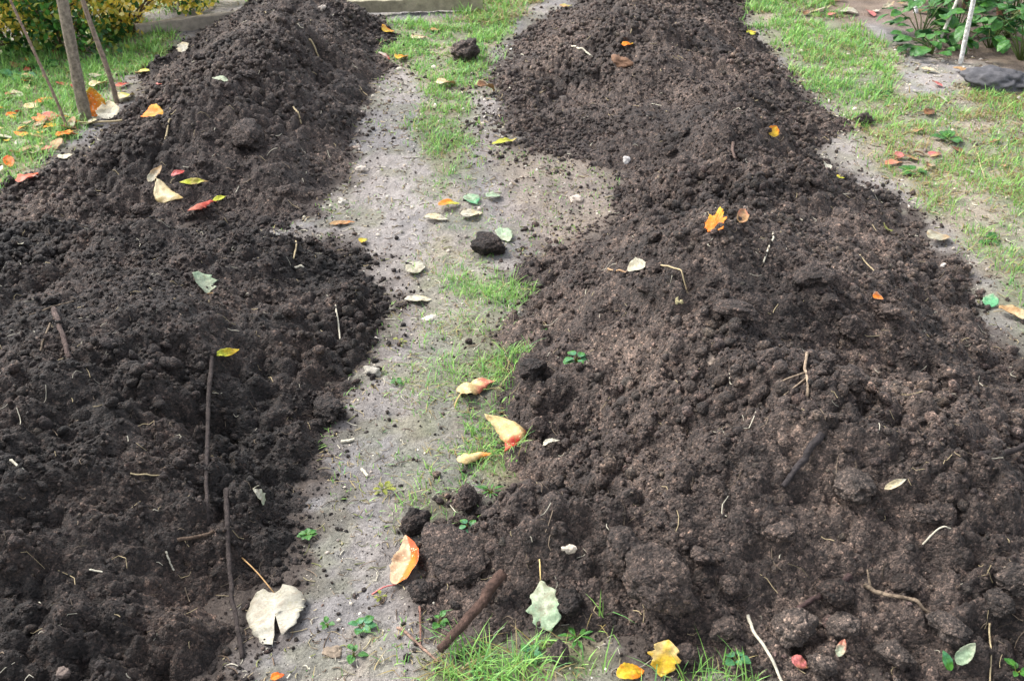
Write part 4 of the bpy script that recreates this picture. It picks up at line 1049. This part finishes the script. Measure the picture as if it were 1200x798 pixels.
stone(830, 424, 26, 'flat greyish stone on the front ridge of the right heap', lin(150, 134, 120), 0.5, 0.6, 11)
stone(965, 498, 14, 'beige pebble above the short dark stick', lin(160, 140, 124), 0.7, 0.8, 12)
stone(1105, 313, 8, 'little white pebble below the pale beige leaf', lin(225, 215, 205), 0.8, 0.8, 13)
stone(505, 375, 18, 'flat pale pebble on the path below the grass tuft', lin(210, 200, 184), 0.4, 0.7, 14)
stone(390, 765, 22, 'brownish flat pebble on the path right of the torn leaf', lin(150, 134, 116), 0.4, 0.8, 15)
stone(75, 790, 16, 'brown pebble low on the near left heap', lin(120, 106, 98), 0.7, 0.8, 16)
stone(215, 735, 14, 'round brown pebble near the foot of the near left heap', lin(126, 112, 104), 0.8, 0.9, 17)

def gravel():
    n = 3000
    y = np.exp(RNG.uniform(math.log(1.1), math.log(5.5), n * 4)); x = RNG.uniform(-1.2, 2.4, n * 4)
    ok = offsoil(x, y) & in_view(x, y, 0); x, y = x[ok][:n], y[ok][:n]
    r = 0.0015 * np.maximum(1, y / 1.8) * (1 - RNG.uniform(0, 0.98, len(x))) ** -0.35
    pos = np.stack([x, y, surf(x, y) + r * 0.2], -1)
    v, f, c = crumb_batch(pos, r, ICO1, 0.2)
    base = np.array([lin(190, 178, 164), lin(150, 140, 130), lin(120, 106, 96), lin(216, 206, 192)])[RNG.integers(0, 4, len(x))]
    c = c * np.repeat(base, len(ICO1[0]), axis=0) * 0.8
    o = obj('gravel', fast_mesh('gravel', v, f, c), M['stone'])
    tag(o, 'tiny grit and pebbles trodden into the bare path', 'gravel', kind='stuff')
gravel()

# ------------------------------------------------------------------ grass
def blades(x, y, h, dry, rs, wid=0.0026):
    n = len(x); z = surf(x, y)
    az = rs.uniform(0, 6.283, n); lean = np.clip(rs.normal(0.75, 0.4, n), 0.05, 1.6); hh = h * rs.uniform(0.45, 1.25, n)
    w = wid * rs.uniform(0.7, 1.4, n) * np.maximum(1.0, y / 2.6)
    isdry = rs.random(n) < dry
    lean = np.where(isdry, lean + 0.9, lean); hh = np.where(isdry, hh * 0.85, hh)
    dx, dy = np.cos(az), np.sin(az)
    V = np.zeros((n, 7, 3))
    for i, t in enumerate((0.0, 0.4, 0.75, 1.0)):
        cx = x + dx * hh * lean * t ** 1.7; cy = y + dy * hh * lean * t ** 1.7
        cz = z - 0.003 + hh * t * (1 - 0.38 * np.minimum(lean, 2.4) * t)
        ww = w * (1 - t) ** 0.6 * 0.5
        if i < 3:
            V[:, 2 * i] = np.stack([cx - dy * ww, cy + dx * ww, cz], -1); V[:, 2 * i + 1] = np.stack([cx + dy * ww, cy - dx * ww, cz], -1)
        else: V[:, 6] = np.stack([cx, cy, cz], -1)
    o = (np.arange(n) * 7)[:, None]
    Q = np.concatenate([np.array([[0, 1, 3, 2]]) + o, np.array([[2, 3, 5, 4]]) + o]); T = np.array([[4, 5, 6]]) + o
    g1, g2, g3 = np.array([0.200, 0.400, 0.075]), np.array([0.320, 0.530, 0.140]), np.array([0.125, 0.310, 0.105])
    k = rs.random((n, 1)); c = np.where(k < 0.5, g1 + (g2 - g1) * k * 2, g1 + (g3 - g1) * (k - 0.5) * 2)
    dc = np.array([lin(206, 186, 132), lin(180, 160, 104), lin(170, 150, 90)])[rs.integers(0, 3, n)]
    c = np.where(isdry[:, None], dc * 0.62, c) * rs.uniform(0.75, 1.2, (n, 1))
    return V.reshape(-1, 3), Q, T, np.repeat(c, 7, axis=0)

def build_grass(name, idx, label, seed, extra=None):
    rs = np.random.default_rng(seed); xs, ys, hs, ds = [], [], [], []
    for i in idx:
        pts, dens, h, dry, thr = GRASS[i]; gp = GPOLY[i]
        lo, hi = gp.min(0), gp.max(0); n = int((hi - lo).prod() * dens * 3.4)
        x = rs.uniform(lo[0], hi[0], n); y = rs.uniform(lo[1], hi[1], n)
        d = sdf(gp, x, y) + 0.26 * (fbm(x * 7, y * 7, 400 + i, 4) - 0.5)
        cl = fbm(x * 11, y * 11, 420 + i, 3)
        hd = np.maximum.reduce([heap_d(k, x, y) for k in range(3)])
        ok = (rs.random(n) < sstep(-0.03, 0.10, d)) & (rs.random(n) < sstep(thr - 0.20, thr + 0.10, cl) + 0.04) & (hd < (0.14 if i in (5, 6) else 0.05)) & in_view(x, y, 0.4)
        x, y = x[ok], y[ok]
        xs.append(x); ys.append(y); hs.append(h * (0.7 + 0.6 * sstep(0.4, 0.7, cl[ok]))); ds.append(np.full(len(x), dry) + 0.3 * (fbm(x * 4, y * 4, 440, 2) - 0.5))
    if extra is not None:
        n = extra; y = np.exp(rs.uniform(math.log(1.1), math.log(5.5), n * 5)); x = rs.uniform(-0.9, 0.5, n * 5)
        ok = offsoil(x, y) & (fbm(x * 6, y * 6, 450, 3) > 0.52); x, y = x[ok][:n], y[ok][:n]
        xs.append(x); ys.append(y); hs.append(np.full(len(x), 0.018)); ds.append(np.full(len(x), 0.38))
    x, y, h, d = map(np.concatenate, (xs, ys, hs, ds))
    V, Q, T, C = blades(x, y, h, d, rs)
    o = obj(name, fast_mesh(name, V, [Q, T], C), M['grass'])
    tag(o, label, 'grass', kind='stuff'); print(name, len(x), 'blades')
build_grass('path_grass', [0, 1, 2, 3, 4, 7, 13], 'patchy short green grass growing along the trodden path', 31, 3600)
build_grass('front_grass', [5, 6], 'green grass along the bottom edge in front of the right heap', 32)
build_grass('right_lawn', [8, 9, 10, 11], 'thin lawn with dry patches right of the long heap', 33)
build_grass('left_lawn', [12, 14, 15, 16], 'green grass around the slim tree on the left', 34)

# ------------------------------------------------------------------ small weeds on the path: stem + single leaves
WEED_LEAF = {}
def weed_leaf(kind, seed):
    key = (kind, seed)
    if key not in WEED_LEAF:
        sh, ra, c1, c2 = {'round': ('ovate', 0.8, 'green', 'mid'), 'teal': ('ovate', 0.85, 'teal', 'green'), 'lime': ('lobed', 0.5, 'olive', 'lime'),
                          'long': ('narrow', 0.28, 'green', 'mid'), 'dark': ('ovate', 0.72, 'mid', 'green'), 'red': ('ovate', 0.75, 'red', 'deep')}[kind]
        V, F, C = leaf_mesh(sh, 1.0, ra, CO[c1] * 0.62, CO[c2] * 0.62, CO['teal'] * 0.6, 0.35, -0.5, seed, 0.06, 1.0, 0, 0.0)
        n = len(V) // 2; V[n:] = V[:n] + (V[n:] - V[:n]) * 8
        me = fast_mesh('leaf', V, F, C); me.materials.append(M['green']); WEED_LEAF[key] = me
    return WEED_LEAF[key]

def weed(px, py, n, lpx, kind, label, h=0.015, seed=0, pos=None, spread=0.9, name='weed', cat='weed', group=None):
    rs = random.Random(seed + 77); p = P(px, py)[0] if pos is None else np.array(pos)
    L = lpx / float(depth_scale(p)) if pos is None else lpx
    e = empty(name, Vector(p)); tag(e, label, cat, group)
    for i in range(n):
        a = 2 * math.pi * i / n + rs.uniform(-0.5, 0.5); l = L * rs.uniform(0.65, 1.1); hh = h * rs.uniform(0.4, 1.2)
        q = np.array([math.cos(a), math.sin(a), 0]) * l * spread * 0.35; q[2] = hh
        tube_obj('stem', [np.array([0, 0, -0.004]), q * np.array([0.5, 0.5, 0.75]), q], 0.0009 + L * 0.012, 0.0006 + L * 0.008, CO['olive'] * 0.7, M['green'], e, origin=np.zeros(3), seg=4, sub=2, seed=i)
        o = obj('leaf', weed_leaf(kind, i % 3), None, e)
        o.location = q; o.scale = (l, l, l)
        o.rotation_euler = (rs.uniform(0.0, 0.5), rs.uniform(-0.2, 0.2), a - math.pi / 2)
    return e
WEEDS = [
 (362, 632, 7, 16, 'round', 'small bright green seedling at the foot of the near left heap'),
 (450, 578, 8, 20, 'lime', 'yellow-green weed tuft in the middle of the path'),
 (549, 622, 5, 20, 'teal', 'bluish green weed at the corner of the right heap'),
 (514, 640, 5, 22, 'teal', 'green weed between the orange folded leaf and the heap'),
 (424, 738, 6, 24, 'teal', 'pale green seedling right of the torn leaf'),
 (384, 735, 4, 15, 'dark', 'tiny green seedling near the torn leaf'),
 (415, 770, 5, 20, 'dark', 'little green weed low on the path'),
 (676, 424, 6, 22, 'teal', 'green weed at the left foot of the right heap beside the grass'),
 (634, 396, 5, 18, 'round', 'small weed among the grass by the right heap'),
 (676, 750, 10, 26, 'long', 'tuft of narrow green leaves below the pale lobed leaf'),
 (622, 772, 5, 24, 'teal', 'round-leaved green weed in the bottom grass'),
 (446, 705, 4, 14, 'lime', 'tiny lime weed left of the orange folded leaf'),
 (862, 778, 5, 22, 'teal', 'teal green weed at the bottom left of the pale dry clod'),
 (516, 732, 5, 18, 'round', 'small weed left of the thick stick'),
 (1112, 166, 7, 26, 'round', 'broad green weed on the dry right lawn'),
 (1070, 205, 6, 20, 'round', 'weed in the lawn above the right heap foot'),
 (1034, 112, 7, 22, 'dark', 'dark green weed on the right lawn'),
 (1160, 285, 6, 20, 'round', 'weed in the lawn at the right edge'),
 (575, 580, 8, 22, 'long', 'narrow-leaved green tuft under the arched leaf'),
 (20, 92, 8, 30, 'teal', 'bluish green broad weed at the left edge under the shrubs'),
 (50, 80, 8, 28, 'round', 'green broad weed below the yellow shrubs'),
 (1190, 790, 5, 20, 'round', 'weed in the lower right corner'),
 (465, 452, 5, 12, 'round', 'tiny seedling on the path beside the grey pebble'),
 (470, 405, 4, 12, 'lime', 'tiny lime seedling high on the path'),
]
for i, (px, py, n, l, kd, lab) in enumerate(WEEDS): weed(px, py, n, l * 0.66, kd, lab, seed=i)

# ------------------------------------------------------------------ slim trees at the back left
def on_depth(px, py, y):
    r = ray(px, py); t = y / r[1]
    return np.array([r[0] * t, y, CAM_H + r[2] * t])

def foliage(name, parent, origin, clumps, n, size, cols, seed, mat, flat=0.75):
    rs = np.random.default_rng(seed); C = np.array(clumps); k = rs.integers(0, len(C), n)
    d = rs.normal(size=(n, 3)); d /= np.linalg.norm(d, axis=1)[:, None]; d *= (rs.random((n, 1)) ** 0.5)
    p = C[k, :3] + d * C[k, 3:4] * np.array([1, 1, flat])
    R = rand_rot(n); s = size * rs.uniform(0.6, 1.3, (n, 1, 1))
    base = np.array([(0, 0, 0), (0.30, 0.42, 0.07), (0.24, 0.75, 0.04), (0, 1, -0.06), (-0.24, 0.75, 0.04), (-0.30, 0.42, 0.07), (0, 0.5, -0.02)])
    V = np.einsum('nij,vj->nvi', R, base) * s + p[:, None, :] - origin
    o = (np.arange(n) * 7)[:, None]
    T = np.concatenate([np.array([[a, b, 6]]) + o for a, b in ((0, 1), (1, 2), (2, 3), (3, 4), (4, 5), (5, 0))])
    cc = np.array(cols)[rs.integers(0, len(cols), n)] * rs.uniform(0.7, 1.2, (n, 1))
    ob = obj(name, fast_mesh(name, V.reshape(-1, 3), T, np.repeat(cc, 7, axis=0)), mat, parent)
    return tag(ob, kind='stuff')

TREE_BARK = lin(128, 118, 104)
def sapling(base_px, top_px, wpx, label, col, height, seed, crown):
    b = P(*base_px)[0]; t = on_depth(top_px[0], top_px[1], b[1] + 0.02)
    dirv = (t - b) / (t[2] - b[2])
    r = 0.5 * wpx / float(depth_scale(b)); rs = random.Random(seed)
    e = empty('young_tree', Vector(b)); tag(e, label, 'tree')
    pts = [np.array([0, 0, -0.06])]
    for h in np.linspace(0.12, height, 9): pts.append(dirv * h + np.array([rs.uniform(-1, 1), rs.uniform(-1, 1), 0]) * r * 0.35)
    tube_obj('trunk', pts, r * 1.12, r * 0.45, col, M['wood'], e, origin=np.zeros(3), seg=12, jitter=0.05, seed=seed, sub=5)
    cl = []
    for i in range(crown):
        h = height * rs.uniform(0.72, 0.97); a = rs.uniform(0, 6.28); s = dirv * h
        q = s + np.array([math.cos(a), math.sin(a), rs.uniform(0.5, 1.0)]) * rs.uniform(0.25, 0.5)
        tube_obj('limb', [s, (s + q) / 2 + np.array([0, 0, 0.04]), q], r * 0.35, r * 0.15, col, M['wood'], e, origin=np.zeros(3), seg=6, seed=seed + i)
        cl.append((*(q + b), 0.22))
    if crown: foliage('crown', e, b, cl, 130 * crown, 0.055, [CO['yellow'] * 0.6, CO['olive'] * 0.6, CO['orange'] * 0.6, CO['mid'] * 0.6], seed, M['green'])
    return e
sapling((102, 142), (72, 0), 13, 'slim grey tree trunk at the foot of the back left heap', TREE_BARK, 3.0, 1, 7)
sapling((138, 122), (98, 0), 5.5, 'thinner brown sapling stem right of the grey trunk', lin(134, 118, 104), 2.4, 2, 4)
sapling((82, 152), (12, 0), 3.2, 'wispy brown twig-like stem leaning left of the grey trunk', lin(140, 120, 106), 1.7, 3, 2)

# ------------------------------------------------------------------ shrubs behind the left lawn
YEL = [lin(244, 220, 96) * 0.95, lin(236, 210, 90) * 0.95, lin(190, 190, 70) * 0.85, lin(240, 224, 140) * 0.9, lin(236, 206, 80) * 0.95]
GRN = [lin(70, 120, 50) * 0.7, lin(90, 150, 60) * 0.7, lin(50, 96, 44) * 0.7, lin(150, 160, 60) * 0.7]
def shrub(px, py, label, w, h, n, cols, seed, size=0.036, yoff=0.12):
    p = P(px, py)[0]; p[1] += yoff; p[2] = surf(p[0], p[1], False)[0]
    rs = random.Random(seed); e = empty('shrub', Vector(p)); tag(e, label, 'shrub', 'shrubs behind the left lawn')
    cl = []
    for i in range(13):
        a = rs.uniform(0, 6.28); rr = w * rs.random() ** 0.6; z = h * (0.10 + 0.9 * i / 12)
        q = np.array([math.cos(a) * rr, math.sin(a) * rr * 0.7, z])
        tube_obj('stem', [np.array([math.cos(a) * 0.04, math.sin(a) * 0.04, -0.03]), q * np.array([0.45, 0.45, 0.6]), q], 0.007, 0.003, lin(96, 80, 64), M['wood'], e, origin=np.zeros(3), seg=5, seed=i)
        cl.append((*(q + p), rs.uniform(0.09, 0.17)))
    foliage('foliage', e, p, cl, n, size, cols, seed, M['green'], 0.8)
shrub(14, 66, 'yellow-leaved shrub at the upper left corner', 0.46, 0.60, 3000, YEL, 11)
shrub(132, 52, 'yellow and green shrub behind the grey trunk', 0.50, 0.50, 3000, YEL + GRN[:1], 12)
shrub(205, 18, 'low yellowish shrub behind the left edging board', 0.50, 0.35, 1800, YEL + GRN, 13)
shrub(-70, 80, 'dark green shrub left of the yellow-leaved shrub', 0.45, 0.60, 2200, GRN, 14)
shrub(66, 72, 'small dark green shrub between the yellow shrubs', 0.34, 0.34, 1500, GRN, 15, 0.036, 0.15)
shrub(48, 40, 'tall yellow shrub rising behind the small dark green shrub', 0.55, 0.9, 3000, YEL, 16)

# ------------------------------------------------------------------ leafy plants, stakes and bare stems at the back right
def leafy_plant(px, py, label, n, h, w, seed, kind='dark', L=0.075, yoff=0.1):
    p = P(px, py)[0]; p[1] += yoff; p[2] = surf(p[0], p[1], False)[0]
    rs = random.Random(seed); e = empty('leafy_plant', Vector(p)); tag(e, label, 'plant', 'leafy plants at the back right')
    for i in range(n):
        a = rs.uniform(0, 6.28); rr = w * rs.random() ** 0.55; z = h * (0.25 + 0.75 * rs.random())
        q = np.array([math.cos(a) * rr, math.sin(a) * rr, z])
        if i % 3 == 0:
            tube_obj('stem', [np.array([0, 0, -0.01]), q * np.array([0.4, 0.4, 0.7]), q], 0.0035, 0.002, lin(110, 130, 70) * 0.8, M['green'], e, origin=np.zeros(3), seg=4, sub=2, seed=i)
        o = obj('leaf', weed_leaf('red' if (seed == 10 and i in (7, 8, 9)) else kind if rs.random() < 0.7 else 'round', rs.randrange(3)), None, e)
        if seed == 10 and i in (7, 8, 9): o['label'] = 'red autumn leaf among the green ones'; q = np.array([-0.10 + 0.03 * i - 0.2, -0.22, 0.16 + 0.02 * (i % 2)])
        l = L * rs.uniform(0.7, 1.3); o.location = q; o.scale = (l, l, l)
        o.rotation_euler = (rs.uniform(-0.5, 0.4), rs.uniform(-0.4, 0.4), a - math.pi / 2 + rs.uniform(-0.8, 0.8))
leafy_plant(1086, 52, 'leafy green plant left of the pale stakes', 42, 0.24, 0.20, 1)
leafy_plant(1130, 44, 'leafy green plant between the two pale stakes', 36, 0.22, 0.18, 2, 'round')
leafy_plant(1168, 64, 'leafy green plant behind the grey stone', 50, 0.26, 0.22, 3)
leafy_plant(1206, 78, 'leafy green plant at the right edge beside the grey stone', 50, 0.30, 0.22, 4)
leafy_plant(1196, 30, 'dark leafy plant in the upper right corner', 50, 0.40, 0.26, 5)
leafy_plant(1110, 10, 'low leafy plant at the top right', 36, 0.18, 0.20, 6, 'round')
leafy_plant(1150, 20, 'leafy green plant behind the leaning pale stake', 50, 0.28, 0.25, 8)
leafy_plant(1100, 70, 'low green plant at the foot of the thinner pale stake', 40, 0.12, 0.18, 9, 'round')
leafy_plant(1190, 50, 'bushy green plant above the right end of the grey stone', 50, 0.3, 0.25, 10)
leafy_plant(1245, 60, 'leafy green plant just outside the right edge', 40, 0.3, 0.24, 7)

def stake(base, top, wpx, label, col, length, name='stake', cat='stake', seed=0):
    b = P(*base)[0]; t = on_depth(top[0], top[1], b[1] + 0.03); u = (t - b) / np.linalg.norm(t - b)
    r = 0.5 * wpx / float(depth_scale(b))
    o = tube_obj(name, [b - u * 0.08, b + u * length * 0.33, b + u * length * 0.66, b + u * length], r, r * 0.85, col, M['wood'], seg=8, jitter=0.04, seed=seed)
    tag(o, label, cat)
stake((1125, 76), (1141, 0), 6, 'pale thin stake leaning right at the back right', lin(206, 202, 196), 0.9, seed=1)
stake((1096, 60), (1122, 0), 4, 'thinner pale stake left of the leaning one', lin(190, 184, 172), 0.8, seed=2)
stake((1073, 16), (1076, -20), 6, 'short whitish stake at the top edge right of centre', lin(214, 212, 210), 0.5, seed=3)
stake((1172, 20), (1170, -10), 8, 'brown wooden post in the upper right corner', lin(140, 104, 84), 0.7, 'post', 'post', 4)
stake((1131, 12), (1132, -16), 6, 'slim brown post left of the upper right corner post', lin(134, 104, 84), 0.7, 'post', 'post', 5)

# ------------------------------------------------------------------ edging boards behind the beds
def board(a, b, hgt, thick, label, col, seed):
    p, q = [np.array([*map(float, on_plane(*t)), 0.0]) for t in (a, b)]
    p[2] = surf(p[0], p[1], False)[0] if a[0] > 400 else 0.0; d = q - p; L = np.linalg.norm(d[:2]); ang = math.atan2(d[1], d[0])
    nx, nz = max(int(L / 0.04), 4), 5
    V = []; rs = random.Random(seed)
    for i in range(nx + 1):
        x = L * i / nx
        for (yy, zz) in ((-1, -0.4), (-1, 0.92), (-0.8, 1.0), (0.8, 1.0), (1, 0.92), (1, -0.4)):
            V.append((x, yy * thick / 2 + rs.uniform(-.002, .002), zz * hgt + rs.uniform(-.004, .004) + 0.012 * math.sin(x * 2.1)))
    V = np.array(V); F = [(i * 6 + j, i * 6 + (j + 1) % 6, (i + 1) * 6 + (j + 1) % 6, (i + 1) * 6 + j) for i in range(nx) for j in range(6)]
    E = [tuple(range(5, -1, -1)), tuple(nx * 6 + j for j in range(6))]
    C = np.asarray(col)[None] * (0.75 + 0.5 * fbm(V[:, 0] * 3, V[:, 1] * 60 + V[:, 2] * 40, 600 + seed, 3))[:, None]
    o = obj('edging_board', fast_mesh('edging_board', V, [np.array(F), np.array(E)], C, smooth=False), M['timber'], None, (p[0], p[1], p[2]))
    o.rotation_euler = (0, 0, ang)
    tag(o, label, 'edging board')
board((160, 42), (318, 24), 0.06, 0.05, 'grey weathered edging board behind the back left heap', lin(150, 140, 126), 1)
board((408, 17), (566, 15), 0.05, 0.06, 'mossy grey edging board across the far end of the path', lin(140, 132, 112), 2)

# ------------------------------------------------------------------ say which lump or strewn leaf each is, by the nearest thing one can find
ANCHORS = [('pale lobed leaf', 640, 712), ('large torn leaf', 322, 738), ('orange folded leaf', 478, 663), ('thick stick', 552, 735), ('upper long stick', 245, 520),
  ('lower long stick', 273, 680), ('white crumpled leaf', 310, 598), ('yellow-green leaf on the left heap', 266, 422), ('mint leaf on the left heap', 236, 334),
  ('cream banana-shaped leaf', 205, 240), ('pinkish red folded leaf', 240, 252), ('orange leaf on the back heap', 185, 139), ('pale green leaf on the back heap', 260, 99),
  ('white leaf on the back heap', 220, 59), ('whitish star-shaped leaf', 80, 183), ('dark twig stub', 74, 394), ('level straw on the left heap', 174, 566), ('pale straw at the left edge', 25, 558),
  ('tiny white scrap at the left edge', 28, 289), ('bright orange and yellow leaf', 843, 268), ('bent pale straw', 902, 280), ('silvery leaf scrap', 748, 314), ('orange and white scrap', 1028, 365),
  ('forked pale root', 943, 445), ('short dark stick', 939, 548), ('pale leaf curl', 1048, 577), ('straight pale straw', 1096, 634), ('knobbly dark root', 963, 694), ('curved grey root', 1050, 708),
  ('large round clod', 768, 695), ('white oval pebble', 666, 645), ('white bent stem', 890, 755), ('tiny yellow leaf', 902, 159), ('white curled leaf', 971, 207), ('beige leaf by the heap', 1102, 282),
  ('flat brown stone', 727, 74), ('pale straw at the back', 678, 65), ('white pebble on the slope', 734, 190), ('yellowish pebble', 796, 356), ('flat greyish stone', 830, 424),
  ('white shell-like curl', 645, 518), ('pale grey clod', 929, 740), ('half-buried dark stick', 1180, 530), ('olive leaf on the heap', 1044, 267), ('upright thin straw', 1159, 765),
  ('slim grey trunk', 100, 135), ('thin brown sapling', 136, 116), ('leaning wispy stem', 80, 148), ('orange leaf by the trunk', 80, 162), ('pink leaf at the left edge', 38, 217),
  ('grey stone', 1168, 92), ('leaning pale stake', 1126, 72), ('thinner pale stake', 1098, 58), ('short whitish stake', 1073, 14), ('broad weed on the right lawn', 1112, 166),
  ('dusky red leaf', 1096, 183), ('pink narrow leaf', 1048, 194), ('cream leaf by the stone', 1090, 86), ('left edging board', 240, 32), ('path end board', 470, 16), ('lime-yellow leaf', 882, 40)]
APOS = P([a[1] for a in ANCHORS], [a[2] for a in ANCHORS])
taken = set()
for o in list(COL.objects):
    if o.parent or 'group' not in o or not (o['group'].startswith('lumps') or o['group'].startswith('leaves') or o['group'].startswith('dry leaves')): continue
    lump = o['group'].startswith('lumps')
    p = np.array(o.location); dist = np.hypot(APOS[:, 0] - p[0], APOS[:, 1] - p[1])
    noun = 'rough soil lump' if lump else ('dry leaf' if 'dry' in o['group'] or 'dull' in o['label'] or 'faded' in o['label'] else 'little fallen leaf')
    for far in ('', 'further '):
        for j in np.argsort(dist)[:3]:
            dx, dy = p[0] - APOS[j, 0], p[1] - APOS[j, 1]
            if abs(dx) > 1.6 * abs(dy): w = 'to the right of' if dx > 0 else 'to the left of'
            elif abs(dy) > 1.6 * abs(dx): w = 'behind' if dy > 0 else 'in front of'
            else: w = ('behind and right of' if dx > 0 else 'behind and left of') if dy > 0 else ('in front and right of' if dx > 0 else 'in front and left of')
            lab = noun + ' ' + far + w + ' the ' + ANCHORS[j][0]
            if lab not in taken and dist[j] < 0.8 and len(lab.split()) <= 16: break
        else: continue
        break
    else: continue
    taken.add(lab); o['label'] = lab
print('tris', sum(sum(len(p.vertices) - 2 for p in m.polygons) if len(m.polygons) < 50000 else len(m.loops) - 2 * len(m.polygons) for m in bpy.data.meshes if m.users))
